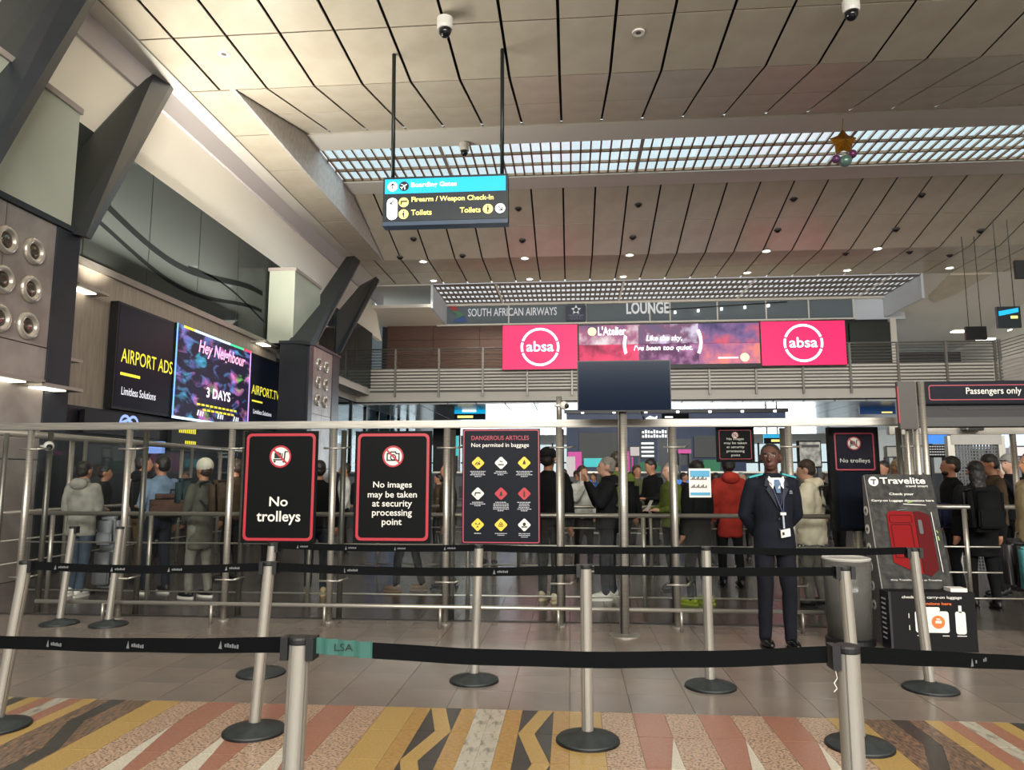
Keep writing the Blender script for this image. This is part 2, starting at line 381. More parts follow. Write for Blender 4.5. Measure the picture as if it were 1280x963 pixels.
# far grille ceiling and the lounge glazing under it
o = box('ceiling_return', -10.6, -6.95, 35.2, 39.5, 11.15, 11.3, whitepl, ceiling)
bm = bmesh.new()
GXL, GXR = -6.85, 16.9
n = 92
for i in range(n + 1):
    x = GXL + (GXR - GXL) * i / n; b_box(bm, x - .045, x + .045, 35.3, 39.2, 11.14, 11.18)
for i in range(5):
    y = 35.35 + 3.8 * i / 4; b_box(bm, GXL, GXR, y - .2, y + .2, 11.13, 11.17)
o = bmobj('ceiling_grille', bm, mat('grille_grey', (118, 112, 108), .5), ceiling); o['kind'] = 'stuff'
for i in range(4):
    x = GXL + 3.2 + i * 6.4; box('grille_bar', x - .05, x + .05, 35.25, 39.2, 11.1, 11.16, whitepl, ceiling)
box('grille_light_diffuser', GXL, GXR, 35.3, 39.2, 11.22, 11.26, mat('diffuser', (222, 226, 230), .5, emit=.8), ceiling)
struct(box('trim_1', GXL - .1, GXR + .2, 39.2, 39.45, 11.02, 11.2, whitepl))
struct(box('trim_2', GXL - .12, GXL, 35.2, 39.4, 9.95, 11.6, mat('cool_white', (206, 212, 220), .6)))
# right-hand end: bulkhead return, tapering soffit
struct(box('trim_3', GXR, GXR + .12, 35.2, 39.4, 10.0, 11.6, mat('cool_white', (206, 212, 220), .6)))
struct(box('wall_back_pier', 15.35, 18.0, 39.45, 39.7, 9.9, 11.3, mat('cool_white', (206, 212, 220), .6)))
slab('sloping_soffit', GXR + .1, 23.6, 35.2, 44, 11.2, 9.3, whitepl, th=.1, off=0)
slab('sloping_soffit', 16.9, 23.6, 44, 62, 9.3, 8.6, whitepl, th=.1, off=0)
bm = bmesh.new()
P = [(18.3, 35.25), (20.2, 35.25), (19.6, 37.2), (18.9, 38.2), (18.35, 37.5)]
A = [bm.verts.new((x, y, 11.12 - (y - 35.2) * .22)) for x, y in P]; B = [bm.verts.new((x, y, 11.5 - (y - 35.2) * .2)) for x, y in P]
bm.faces.new(A); bm.faces.new(B[::-1])
for i in range(5): bm.faces.new((A[i], A[(i + 1) % 5], B[(i + 1) % 5], B[i]))
bmobj('curved_ceiling_panel', bm, panelm, ceiling)

# walls ----------------------------------------------------------
struct(box('wall_right', 23.6, 23.8, -16, 62, 0, 13, whitepl))
struct(box('wall_rear_blocker', -13, 23.8, -16.2, -16, 0, 5.4, mat('blocker_dark', (34, 33, 32), .7)))  # unseen dark wall, added to keep sky reflections out of the barrier glass
struct(box('wall_left_outer', -13.2, -13.0, -16, 62, 0, 12, mat('outer_dark', (60, 64, 62), .7)))
# left side: lavender fascia, cream cove
fas = struct(box('trim_4', -10.15, -10.0, -4, 37.5, 10.55, 11.3, lav))
fs = struct(box('trim_5', -10.0, -9.55, -4, 35.2, 11.18, 11.3, whitepl))
bm = bmesh.new()
pts = [(-10.10, 10.62), (-9.66, 8.45), (-9.86, 8.45), (-10.30, 10.7)]
NY = 26
for k in range(NY):
    pass
L = [[bm.verts.new((x, y, z)) for x, z in pts] for y in (-4, 10, 22, 36)]
for A, B in zip(L, L[1:]):
    for i in range(len(pts)): bm.faces.new((A[i], A[(i + 1) % len(pts)], B[(i + 1) % len(pts)], B[i]))
bm.faces.new(L[0]); bm.faces.new(L[-1][::-1])
struct(bmobj('wall_left_cove', bm, cream))
# gallery glass with wavy frosted bands
gw = sroot('window_2')
ys = [10.9, 13.1, 15.3, 17.5, 19.7, 21.9, 23.4, 25.4, 28.4, 31.4, 34]
for a, b in zip(ys, ys[1:]):
    box('pane', -9.64, -9.60, a + .012, b - .012, 5.75, 8.46, tglass, gw)
    box('pane_joint', -9.645, -9.595, b - .012, b + .012, 5.75, 8.46, dark_steel, gw)
def wave(z0, amp, ph, wd, y0, y1):
    bm = bmesh.new(); P = []; n = 50
    for i in range(n + 1):
        y = y0 + (y1 - y0) * i / n; z = z0 + amp * math.sin(ph + (y - 11) * .62) - .03 * (y - 11)
        P.append((y, z))
    V = [[bm.verts.new((xx, y, z + d)) for y, z in P] for xx in (-9.594, -9.590) for d in (0, wd)]
    for i in range(n):
        for a, b in ((0, 1), (2, 3), (0, 2), (1, 3)): bm.faces.new((V[a][i], V[a][i + 1], V[b][i + 1], V[b][i]))
    return bmobj('wavy_band', bm, mat('dark_film', (16, 19, 19), .8, spec=.1), gw)
wave(7.1, .34, 1.4, .15, 11, 21.4); wave(6.6, .32, 1.2, .10, 11, 21.4); wave(6.75, .30, 3.2, .05, 17, 21.6)
struct(box('wall_left_gallery', -12.9, -12.7, 8, 38, 5.2, 10.5, mat('gallery_back', (70, 78, 76), .7)))
for i in range(5): # dark shapes seen through the gallery glass
    struct(box('trim_%d' % (10 + i), -12.6, -12.3, 12 + i * 3.6, 12.3 + i * 3.6, 5.3, 8.4, dark_steel))
struct(box('gallery_floor', -12.9, -9.66, 8, 38, 5.4, 5.72, whitepl))
struct(box('wall_left', -9.66, -9.53, 10.5, 22.5, 2.0, 5.74, mat('beige_stone_wall', (176, 164, 148), .5, rgb2=(158, 147, 134), noise_scale=6, stretch=(1, 4, .3))))
struct(box('trim_6', -9.66, -9.46, 10.5, 22.5, 5.62, 5.76, steel))
struct(box('wall_left_base', -9.7, -9.48, 8, 30, 0, 2.86, darkwall))
# wall_back: wood wall on the mezzanine, lounge glazing
wood = [mat('walnut_panel_%d' % i, (98, 66, 48), .5, rgb2=(74, 48, 36), noise_scale=3, stretch=(.6, 1, 14)) for i in range(1)]
wb = sroot('wall_back')
for i in range(4):
    x0 = -10.3 + i * 2.65
    for k in range(5): box('wood_panel', x0 + .01, x0 + 2.64, 39.55, 39.6, 5.56 + k * .9 + .008, 5.56 + (k + 1) * .9 - .008, wood[0], wb)
box('wall_core', -10.6, 17.3, 39.62, 39.8, 5.5, 9.96, mat('back_dark', (44, 42, 44), .7), wb)
box('wall_soffit', -12.8, -6.9, 35.1, 39.7, 9.98, 10.15, whitepl, wb)
lw = sroot('window_3')
lx = [-7.35, -3.2, .15, 1.0, 3.75, 5.35, 8.0, 10.6, 15.3]
lx = [-7.35, -3.35, .95, 4.45, 5.55, 8.1, 10.7, 12.95, 15.3]
for i, (a, b) in enumerate(zip(lx, lx[1:])):
    box('pane', a + .03, b - .03, 39.36, 39.40, 9.98, 11.0, glassmat('lounge_glass', (60, 74, 80), .05, body=(140, 152, 160), bodyf=.6) if i == 0 else bpy.data.materials['lounge_glass'], lw)
    box('mullion', b - .035, b + .035, 39.3, 39.42, 9.95, 11.05, whitepl, lw)
box('sill', -7.4, 15.4, 39.25, 39.45, 9.9, 9.98, whitepl, lw)
box('wall_behind_glazing', -7.3, 15.4, 40.2, 40.3, 9.9, 11.2, mat('lounge_back', (70, 78, 84), .6), lw)
# track lights behind the lounge glass
trk = thing('track_light', 'black track rail with five small spot heads behind the lounge glazing', 'light', (10.2, 39.2, 10.55))
tube('rail', (-4.8, 0, .05), (1.6, 0, .35), .025, black, trk, 8)
for i in range(5): box('spot_head', -4.4 + i * 1.25 - .06, -4.4 + i * 1.25 + .06, -.08, .08, -.2 + i * .07, -.05 + i * .07, mat('spot_white', (235, 235, 235), .4, emit=1.2), trk)

# airline lounge wall sign
sg = thing('lounge_sign', 'white raised lettering reading South African Airways with tail-fin emblem on the upper glazing', 'sign', (0, 39.3, 0))
pa = at_y(558, 403, 39.3); pb = at_y(584, 380, 39.3)
cx, cz, hh = (pa.x + pb.x) / 2, (pa.z + pb.z) / 2, pb.z - pa.z
flat('emblem_red', [[(cx - .55, cz + hh * .5), (cx - .2, cz + hh * .5), (cx + .1, cz + .12), (cx - .3, cz + .18)]], mat('emblem_red', (170, 50, 55), .5, emit=.1), sg)
flat('emblem_green', [[(cx - .4, cz + .16), (cx + .1, cz + .1), (cx + .45, cz - .12), (cx - .1, cz - .34), (cx + .05, cz - .1)]], mat('emblem_green', (80, 130, 95), .5), sg, y=-.012)
flat('emblem_blue', [[(cx - .15, cz - .36), (cx + .1, cz - .2), (cx + .45, cz - .2), (cx + .62, cz - hh * .5), (cx - .2, cz - hh * .5)]], mat('emblem_blue', (60, 90, 150), .5), sg)
def tpx(s, x0, x1, y0, y1, Y, m, par, **k):
    a = at_y(x0, y1, Y); b = at_y(x1, y0, Y)
    return text(s, (a.x + b.x) / 2 - par.location.x, (a.z + b.z) / 2 - par.location.z, b.x - a.x, b.z - a.z, m, par, **k)
softwhite = mat('letter_white', (214, 218, 222), .5, emit=.25)
tpx('SOUTH AFRICAN AIRWAYS', 585, 696, 384, 396, 39.3, softwhite, sg, bold=.01)
lg = thing('lounge_sign', 'large pale lettering reading LOUNGE beside the star plaque on the upper glazing', 'sign', (0, 39.28, 0))
tpx('LOUNGE', 783, 836, 377, 393, 39.28, softwhite, lg, bold=.03)
pl = at_y(720, 388, 39.2)
pq = thing('star_plaque', 'dark blue plaque with a five-part star and the word GOLD', 'sign', (pl.x, 39.2, pl.z))
box('plaque', -.56, .56, 0, .05, -.6, .26, mat('plaque_navy', (28, 36, 62), .4), pq)
for i in range(5):
    a = PI / 2 + i * 2 * PI / 5
    c0 = Vector((.19 * math.cos(a), .02 + .19 * math.sin(a))); u = Vector((math.cos(a), math.sin(a))); v = Vector((-u.y, u.x))
    flat('star_ray', [[tuple(c0 + u * .10), tuple(c0 - u * .08 + v * .08), tuple(c0 - u * .07 - v * .09)]], softwhite, pq)
text('GOLD', 0, -.42, .7, .17, mat('plaque_grey', (110, 116, 130), .5), pq)
flat('plaque_line', [rect(-.42, .42, -.26, -.24), rect(-.42, .42, -.31, -.28)], mat('plaque_grey', (110, 116, 130), .5), pq)

# ------------------------------------------------------------------ mezzanine
mz = sroot('mezzanine')
fasc = mat('mezz_fascia', (206, 200, 190), .55)
box('slab_edge', -10.5, 19.2, 34, 34.3, 5.08, 5.52, fasc, mz)
box('slab', -12.9, 23.6, 34.3, 39.6, 5.12, 5.5, fasc, mz)
box('slab_left', -10.6, -10.3, 30.0, 34.3, 5.08, 5.52, fasc, mz)
bm = bmesh.new()
for k in range(7):
    z = 5.62 + k * .155; b_box(bm, -10.5, 19.25, 33.93, 33.97, z, z + .085)
louv = bmobj('louvre_slat', bm, mat('louvre_grey', (226, 220, 210), .5), mz); louv['kind'] = 'stuff'
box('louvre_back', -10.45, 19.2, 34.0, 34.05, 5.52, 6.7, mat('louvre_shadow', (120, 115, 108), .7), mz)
for k in range(7): box('louvre_slat', -10.62, -10.56, 30.1, 33.9, 5.62 + k * .155, 5.705 + k * .155, mat('louvre_grey'), mz)
for i in range(15):
    x = -10.5 + i * 2.125
    box('rail_post', x - .045, x + .045, 33.82, 33.92, 5.3, 7.62, mat('post_grey', (140, 136, 130), .4, .4), mz)
for k in range(6): tube('rail', (-10.5, 33.88, 6.78 + k * .145), (19.25, 33.88, 6.78 + k * .145), .018, mat('post_grey'), mz, 6)
tube('handrail', (-10.5, 33.88, 7.62), (19.25, 33.88, 7.62), .035, mat('post_grey'), mz, 8)
for k in range(7): tube('rail', (-10.58, 30, 6.78 + k * .14), (-10.58, 33.88, 6.78 + k * .14), .018, mat('post_grey'), mz, 6)
for y in (30.1, 32): box('rail_post', -10.64, -10.54, y, y + .08, 5.3, 7.62, mat('post_grey'), mz)
# right-hand return of the balcony towards the viewer
box('slab_edge', 19.2, 19.5, 20, 34.3, 5.08, 5.52, fasc, mz)
box('slab_right', 19.5, 23.6, 20, 34.3, 5.12, 5.5, fasc, mz)
for k in range(7): box('louvre_slat', 19.25, 19.3, 20, 33.9, 5.62 + k * .155, 5.705 + k * .155, mat('louvre_grey'), mz)
for k in range(6): tube('rail', (19.27, 20, 6.78 + k * .145), (19.27, 33.88, 6.78 + k * .145), .018, mat('post_grey'), mz, 6)
for i in range(6): box('rail_post', 19.22, 19.32, 20.5 + i * 2.6, 20.6 + i * 2.6, 5.3, 7.62, mat('post_grey'), mz)
# upper level behind the balcony on the right
struct(box('wall_mezzanine_right', 12.9, 23.6, 45, 45.2, 5.5, 9.0, mat('mezz_dark', (74, 72, 72), .7)))
struct(box('door_1', 12.95, 14.9, 39.2, 39.45, 5.52, 9.85, mat('dark_panel', (36, 32, 34), .6)))
struct(box('window_5', 15.0, 17.1, 39.25, 39.35, 5.52, 9.7, tglass)); struct(box('trim_7', 17.1, 17.4, 39.2, 39.5, 5.52, 9.9, whitepl))
# restaurant signs glowing far back on upper level
for i, (px, py, wpx, c) in enumerate(((1002, 0, 0, None),)):
    pass
# lower ceiling under the mezzanine, glossy, with slots
lc = mat('glossy_white_ceiling', (214, 216, 218), .22, rgb2=(190, 192, 196), noise_scale=2, stretch=(.4, 5, 1))
lcr = sroot('ceiling_lower')
for i in range(26):
    x0 = -12.9 + i * 1.4
    box('ceiling_panel', x0 + .02, x0 + 1.38, 34.4, 61.5, 4.98, 5.05, lc, lcr)
struct(box('wall_far', -12.9, 23.6, 61.6, 61.8, 4.2, 5.4, whitepl))
fw = sroot('window_4')
for i in range(20):
    x = -12.9 + i * 1.9; box('mullion', x - .06, x + .06, 61.4, 61.6, 0, 4.3, dark_steel, fw)
    if i < 19: box('pane', x + .08, x + 1.82, 61.48, 61.51, .2, 4.2, glass, fw)
box('transom', -12.9, 23.6, 61.38, 61.6, 2.6, 2.72, dark_steel, fw)
# left-hand dark glazing under the mezzanine
lg2 = sroot('window_6')
for i in range(9):
    y = 26 + i * 2.4; box('mullion', -10.4, -10.25, y, y + .12, 0, 5.05, dark_steel, lg2)
    box('pane', -10.36, -10.33, y + .14, y + 2.38, .1, 5.0, glassmat('cool_glass', (160, 185, 195), .05) if i == 0 else bpy.data.materials['cool_glass'], lg2)
struct(box('wall_lower_left', -9.0, -7.2, 47, 47.3, 0, 5.0, darkwall))
# blue shop front wall below the mezzanine
bf = at_y(708, 520, 36); bg = at_y(982, 520, 36)
struct(box('wall_shop_blue', bf.x, at_y(932, 560, 36).x, 36, 36.3, 0, 3.9, mat('shop_blue', (52, 74, 120), .45, rgb2=(40, 60, 104), noise_scale=1)))
struct(box('wall_shop_fascia', bf.x, bg.x, 36, 36.3, 3.9, 4.72, mat('shop_blue', (52, 74, 120), .45, rgb2=(40, 60, 104), noise_scale=1)))
struct(box('trim_8', bf.x - .1, bg.x + .1, 35.85, 36.0, 4.62, 4.8, darkwall))
for i in range(7):
    x = bf.x + .8 + i * 1.55
    o = thing('shop_downlight', 'small white spotlight on the blue shop wall top, %s of seven from the left' % ('first', 'second', 'third', 'fourth', 'fifth', 'sixth', 'last')[i], 'light', (x, 35.75, 4.6), 0, 'spotlights over the blue shop wall')
    bm = bmesh.new(); b_lathe(bm, [(0, 0), (.07, 0), (.08, .1), (0, .1)], 10); bmobj('lamp_head', bm, mat('lamp_glow', (255, 252, 245), .4, emit=2.5), o)
    box('mounting', -.02, .02, -.02, .25, .1, .14, black, o)

# ------------------------------------------------------------------ pillars with portholes, struts, frosted boxes
clad = mat('pillar_cladding', (172, 164, 158), .36, .35, rgb2=(150, 142, 137), noise_scale=2.5)
ringm = mat('porthole_ring', (215, 208, 196), .25, .6)
pilcol = mat('pillar_box', (30, 34, 40), .35, .3)
mirror = mat('porthole_glass', (120, 112, 104), .12, .8)
ph_mesh = {}
def porthole(par, loc, R):
    bm = bmesh.new(); b_lathe(bm, [(R * .55, .01), (R * .6, .05), (R * .78, .07), (R * .95, .035), (R, 0)], 28)
    o = bmobj('porthole', bm, ringm, par, loc, (0, PI / 2, 0), smooth=True)
    bm = bmesh.new(); b_lathe(bm, [(0, .02), (R * .3, .028), (R * .56, .012)], 24); bmobj('porthole_lens', bm, mirror, o, (0, 0, 0), smooth=True)
def pillar(name, label, Y0, Y1, top, panY, cols, rowz, R):
    t = thing(name, label, 'pillar', (-8.5, (Y0 + Y1) / 2, 0)); t['kind'] = 'structure'
    cy = (Y0 + Y1) / 2
    def bx(n, x0, x1, a, b, z0, z1, m, p=t, **k): o = box(n, x0 + 8.5, x1 + 8.5, a - cy, b - cy, z0, z1, m, None, **k); o.parent = p; return o
    bx('core', -8.95, -8.06, Y0, Y1, 0, top, pilcol)
    bx('edge_strip', -8.10, -8.0, Y0, panY[0], 0, top, navy); bx('edge_strip', -8.10, -8.0, panY[1], Y1, 0, top, navy)
    bx('top_ledge', -8.98, -7.97, Y0 - .05, Y1 + .05, top, top + .09, navy)
    zs = [0, 1.75, 3.46, top]
    m = (panY[0] + panY[1]) / 2
    for a, b in zip(zs, zs[1:]):
        for (p, q) in ((panY[0], m), (m, panY[1])): bx('cladding_panel', -8.06, -8.02, p + .008, q - .008, a + .008, b - .008, clad)
    for y in cols:
        for z in rowz: porthole(t, (-8.02 + 8.5, y - cy, z), R)
    return t
pillar('column', 'metal-clad pillar with large round portholes at the left edge', 7.9, 10.85, 5.42, (8.3, 10.33), (8.75, 9.34, 9.88), (4.86, 4.28, 3.72), .215)
pillar('column', 'distant pillar with six small round portholes beside the advert screens', 21.4, 24.3, 5.6, (21.75, 23.6), (22.25, 22.95), (5.08, 4.5, 3.93), .21)
def strut(label, Lp, Mp, Rp):
    """folded steel strut: a wide web plate (Lp..Mp) and a narrow flange (Mp..Rp), both with real thickness"""
    t = thing('strut', label, 'strut'); t['kind'] = 'structure'
    def hull(n, pts, off, m):
        bm = bmesh.new()
        for p in pts: bm.verts.new(p); bm.verts.new(p + Vector(off))
        bmesh.ops.convex_hull(bm, input=bm.verts[:]); bmobj(n, bm, m, t)
    Lp, Mp, Rp = [[at_y(*q) for q in P] for P in (Lp, Mp, Rp)]
    hull('web_plate', Lp + Mp, (-.03, .16, 0), mat('navy_green', (38, 43, 42), .5)); hull('flange', Mp + Rp, (-.03, .18, 0), navy)
strut('wide dark steel strut rising from the near portholed pillar to the ceiling edge', [(80, 290, 10.9), (84, 203, 12.2), (160, 106, 16.0), (183, 103, 16.2)], [(88, 292, 10.6), (197, 83, 16.0)], [(107, 295, 10.7), (217, 101, 16.4)])
strut('dark steel strut cut off by the top left corner of the photo', [(-170, 268, 7.5), (85, -130, 12.6)], [(-118, 290, 7.3), (143, -130, 12.3)], [(-62, 282, 7.4), (187, -130, 12.6)])
strut('front dark strut on the distant pillar by the balcony', [(359, 429, 21.4), (433, 321, 28.6)], [(387, 431, 21.2), (443, 320, 28.6)], [(394, 431, 21.3), (450, 326, 28.9)])
strut('rear dark strut on the distant pillar by the balcony', [(417, 437, 24.5), (421, 391, 25.8), (450, 357, 31.5), (464, 355, 32)], [(420, 442, 24.3), (470, 346, 32)], [(426, 440, 24.4), (474, 350, 32.2)])
def frostbox(label, Y0, Y1, z0, H_=2.4, cxx=-8.8, hw=.76):
    t = thing('glass_box', label, 'glass box', (cxx, (Y0 + Y1) / 2, z0)); t['kind'] = 'structure'; L = (Y1 - Y0) / 2
    for n, a in (('side_pane', (hw - .04, hw, -L, L, 0, H_)), ('side_pane', (-hw, -hw + .04, -L, L, 0, H_)), ('front_pane', (-hw + .04, hw - .04, -L, -L + .04, 0, H_)), ('rear_pane', (-hw + .04, hw - .04, L - .04, L, 0, H_)), ('cap_trim', (-hw - .04, hw + .04, -L - .03, L + .03, H_, H_ + .1))):
        box(n, *a, frost if n != 'cap_trim' else mat('cap_trim', (170, 160, 154), .5), t)
frostbox('pale frosted glass box on top of the near portholed pillar', 8.0, 10.66, 5.51, 1.95)
frostbox('pale frosted glass box on top of the distant pillar', 21.75, 24.1, 5.69, 2.35, -9.12, .42)

# linear wall lamps on the left
lampglow = mat('lamp_tube', (255, 246, 225), .4, emit=4)
for lab, px, py, X in (('slim bright wall lamp level with the dark column near the portholed pillar', 335/3.01, 362, -9.3), ('slim lit fin lamp crossing the near pillar face, left one of a pair', 18, 472, -7.8), ('slim lit fin lamp crossing the near pillar face, right one of a pair', 70, 484, -7.8), ('small lit fin lamp above the pair on the near pillar', 73, 447, -8.6), ('bright wall lamp above the AIRPORT.TV panel', 335, 430, -9.2)):
    c = at_x(px, py, X)
    t = thing('wall_lamp', lab, 'lamp', c)
    box('housing', -.35, .12, -.45, .45, -.03, .02, steel_rail, t); box('tube', -.25, .0, -.28, .22, -.045, -.03, lampglow, t)
def spot(loc, power, col, rot, angle, blend=.8, size=.1):
    d = bpy.data.lights.new('wall_lamp_light', 'SPOT'); d.energy = power; d.color = col; d.spot_size = angle; d.spot_blend = blend; d.shadow_soft_size = size
    o = bpy.data.objects.new('wall_lamp_light', d); COL.objects.link(o); o.location = loc; o.rotation_euler = rot
c = at_x(335, 430, -9.2); spot(c + Vector((.5, -.3, .1)), 14, (1, .93, .8), (0, math.radians(150), 0), 1.9)
c = at_x(112, 362, -9.3); spot(c + Vector((.5, .3, .1)), 120, (1, .93, .8), (0, math.radians(150), 0), 1.9)

# ------------------------------------------------------------------ advert screens on the left wall
def screen(lab, X, ya, yb, z0, z1, emitm, name='advert_screen', depth=.18, frame=.05):
    t = thing(name, lab, 'screen', (X, (ya + yb) / 2, (z0 + z1) / 2), PI / 2); W = (yb - ya) / 2; Hh = (z1 - z0) / 2
    box('casing', -W, W, .0, depth, -Hh, Hh, black, t)
    box('display', -W + frame, W - frame, -.006, .0, -Hh + frame, Hh - frame, emitm, t)
    return t, W, Hh
dn = mat('display_navy', (14, 17, 27), .3, emit=.5, spec=.15)
yel = mat('display_yellow', (226, 214, 60), .5, emit=1.0); dwh = mat('display_white', (225, 225, 235), .5, emit=1.0)
ya, ym, yn, yb = at_x(145, 430, -9.3).y, at_x(218, 430, -9.3).y, at_x(313, 430, -9.3).y, at_x(354, 450, -9.3).y
t, W, Hh = screen('left dark screen panel reading AIRPORT ADS in yellow letters', -9.3, ya, ym - .01, 2.88, 5.12, dn)
text('AIRPORT ADS', .08, .02, 2 * W * .90, .30, yel, t, bold=.004)
flat('underline', [rect(-W * .82, -W * .18, -.40, -.34)], yel, t, y=-.012)
text('Limitless Solutions', -.18, -.72, 1.25, .17, dwh, t, bold=.005)
t, W, Hh = screen('dark screen panel reading AIRPORT.TV in yellow letters next to the distant pillar', -9.3, yn + .01, yb, 2.95, 5.12, dn)
text('AIRPORT.TV', -.02, .02, 2 * W * .82, .28, yel, t, bold=.004)
flat('underline', [rect(-W * .8, -W * .2, -.34, -.29)], yel, t, y=-.012); text('Limitless Solutions', -.2, -.62, 1.3, .13, dwh, t, bold=.005)
# middle moving-picture screen
m = bpy.data.materials.new('concert_picture'); m.use_nodes = True; nt = m.node_tree; b = nt.nodes['Principled BSDF']
tc = nt.nodes.new('ShaderNodeTexCoord'); mp = nt.nodes.new('ShaderNodeMapping'); mp.inputs['Scale'].default_value = (1.0, 1, 2.4); mp.inputs['Rotation'].default_value = (0, .25, 0)
n1 = nt.nodes.new('ShaderNodeTexNoise'); n1.inputs['Scale'].default_value = 1.5; n1.inputs['Detail'].default_value = 7; n1.inputs['Distortion'].default_value = .8
n2 = nt.nodes.new('ShaderNodeTexNoise'); n2.inputs['Scale'].default_value = 1.1; n2.inputs['Detail'].default_value = 3
r1 = nt.nodes.new('ShaderNodeValToRGB'); e = r1.color_ramp.elements; e[0].position = .50; e[0].color = (0, 0, 0, 1); e[1].position = .74; e[1].color = (1, 1, 1, 1)
r2 = nt.nodes.new('ShaderNodeValToRGB'); e = r2.color_ramp.elements; e[0].position = .35; e[0].color = lin((60, 200, 230)); e[1].position = .5; e[1].color = lin((120, 130, 220))
for p_, c_ in ((.58, (230, 120, 190)), (.68, (120, 220, 90))): q = r2.color_ramp.elements.new(p_); q.color = lin(c_)
mx = nt.nodes.new('ShaderNodeMixRGB'); mx.inputs[1].default_value = lin((22, 20, 42))
nt.links.new(tc.outputs['Object'], mp.inputs[0]); nt.links.new(mp.outputs[0], n1.inputs[0]); nt.links.new(tc.outputs['Object'], n2.inputs[0])
nt.links.new(n1.outputs[0], r1.inputs[0]); nt.links.new(n2.outputs[0], r2.inputs[0]); nt.links.new(r1.outputs[0], mx.inputs[0]); nt.links.new(r2.outputs[0], mx.inputs[2])
nt.links.new(mx.outputs[0], b.inputs['Emission Color']); b.inputs['Emission Strength'].default_value = 1.3; b.inputs['Base Color'].default_value = (0, 0, 0, 1)
t, W, Hh = screen('colourful concert advert screen with 3 DAYS lettering between the dark panels', -9.27, ym, yn, 2.86, 5.13, m, depth=.2, frame=.0)
lb = mat('led_border', (190, 225, 245), .5, emit=1.6)
flat('border_left', [rect(-W, -W + .06, -Hh, Hh)], mat('led_blue', (110, 170, 240), .5, emit=1.3), t, y=-.014)
flat('border_right', [rect(W - .06, W, -Hh, Hh)], mat('led_violet', (190, 150, 230), .5, emit=1.3), t, y=-.014)
flat('border_bottom', [rect(-W, W, -Hh, -Hh + .06)], lb, t, y=-.014)
flat('border_top', [rect(-W + .8, W * .35, Hh - .06, Hh)], lb, t, y=-.014)
flat('border_top', [rect(-W + .3, -W + .8, Hh - .06, Hh)], yel, t, y=-.014); flat('border_top', [rect(W * .35, W * .75, Hh - .06, Hh)], mat('led_green', (60, 200, 140), .5, emit=1.2), t, y=-.014)
flat('border_top', [rect(W * .75, W, Hh - .06, Hh)], mat('led_red', (230, 60, 90), .5, emit=1.2), t, y=-.014)
pk = mat('display_pink', (245, 170, 205), .5, emit=1.3)
text('Hey Neighbour', .35, .72, 2.6, .42, pk, t, bold=.02, shear=.2); text('3 DAYS', .2, -.35, 1.3, .26, mat('display_pale', (250, 235, 245), .5, emit=1.4), t, bold=.02)
for k in range(2): flat('caption_line', [rect(-.9 + .3 * k + i * .22, -.9 + .3 * k + i * .22 + .16, -.72 - k * .12, -.67 - k * .12) for i in range(10 - 2 * k)], yel, t, y=-.012)
for i, xx in enumerate((-.7, .35, 1.25)): flat('sponsor_mark', [bar2(xx - .15, -.98, xx - .1, -.84, .06), bar2(xx - .02, -.98, xx + .03, -.86, .06), bar2(xx + .1, -.98, xx + .13, -.86, .05)], dwh, t, y=-.012)
# lower dark displays under them
c = at_x(160, 525, -9.3)
t = thing('display_board', 'dark board with a pale blue handshake emblem below the left advert screen', 'screen', (-9.35, c.y, 2.6), PI / 2)
box('casing', -1.3, 1.3, 0, .1, -.25, .2, black, t)
emb = mat('display_blue', (150, 175, 240), .5, emit=.9)
flat('emblem', [(circ(-.02, 0, .2, 16, PI * .1, PI * 1.0), circ(-.02, 0, .14, 16, PI * .1, PI * 1.0)), (circ(.26, 0, .2, 16, 0, PI * .9), circ(.26, 0, .14, 16, 0, PI * .9)), bar2(-.2, 0, .1, .1, .06), bar2(.1, .1, .44, -.08, .06)], emb, t)
c = at_x(240, 534, -9.3)
t = thing('display_board', 'small dark board with yellow lettering under the concert screen', 'screen', (-9.35, c.y, 2.45), PI / 2)
box('casing', -.8, .8, 0, .1, -.35, .35, black, t)
flat('glyph_row', [rect(-.5 + i * .09, -.44 + i * .09, .1, .22 + (i % 3) * .03) for i in range(9)], yel, t); flat('glyph_row', [rect(-.2 + i * .09, -.14 + i * .09, -.16, -.08) for i in range(6)], yel, t)

# ------------------------------------------------------------------ bank screens on the balcony
pinkred = mat('screen_crimson', (232, 30, 92), .4, emit=.95); led = mat('led_white', (255, 250, 250), .5, emit=1.5)
def absa(lab, p0, p1, q0, q1):
    a, b_ = at_y(p0, q1, 33.6), at_y(p1, q0, 33.6); cx, cz = (a.x + b_.x) / 2, (a.z + b_.z) / 2; W, Hh = (b_.x - a.x) / 2, (b_.z - a.z) / 2
    t = thing('bank_screen', lab, 'screen', (cx, 33.6, cz)); box('casing', -W, W, 0, .22, -Hh, Hh, black, t); box('display', -W + .02, W - .02, -.01, 0, -Hh + .03, Hh - .03, pinkred, t)
    R = Hh * .84
    for a0, a1 in ((20, 160), (165, 195), (200, 340), (345, 375)):
        a0, a1 = math.radians(a0), math.radians(a1); flat('ring_arc', [(circ(0, 0, R, 20, a0, a1), circ(0, 0, R * .88, 20, a0, a1))], led, t, y=-.03)
    text('absa', 0, .03, R * 1.42, R * .54, led, t, y=-.03, bold=.012)
absa('crimson screen with white absa ring, left of the landscape advert', 628, 722, 405, 463)
absa('crimson screen with white absa ring, right of the landscape advert', 952, 1056, 400, 458)
a, b_ = at_y(724, 458, 33.6), at_y(948, 403, 33.6); W, Hh = (b_.x - a.x) / 2, (b_.z - a.z) / 2
t = thing('advert_screen', 'wide purple and rose advert screen reading Like the sky between the crimson screens', 'screen', ((a.x + b_.x) / 2, 33.55, (a.z + b_.z) / 2))
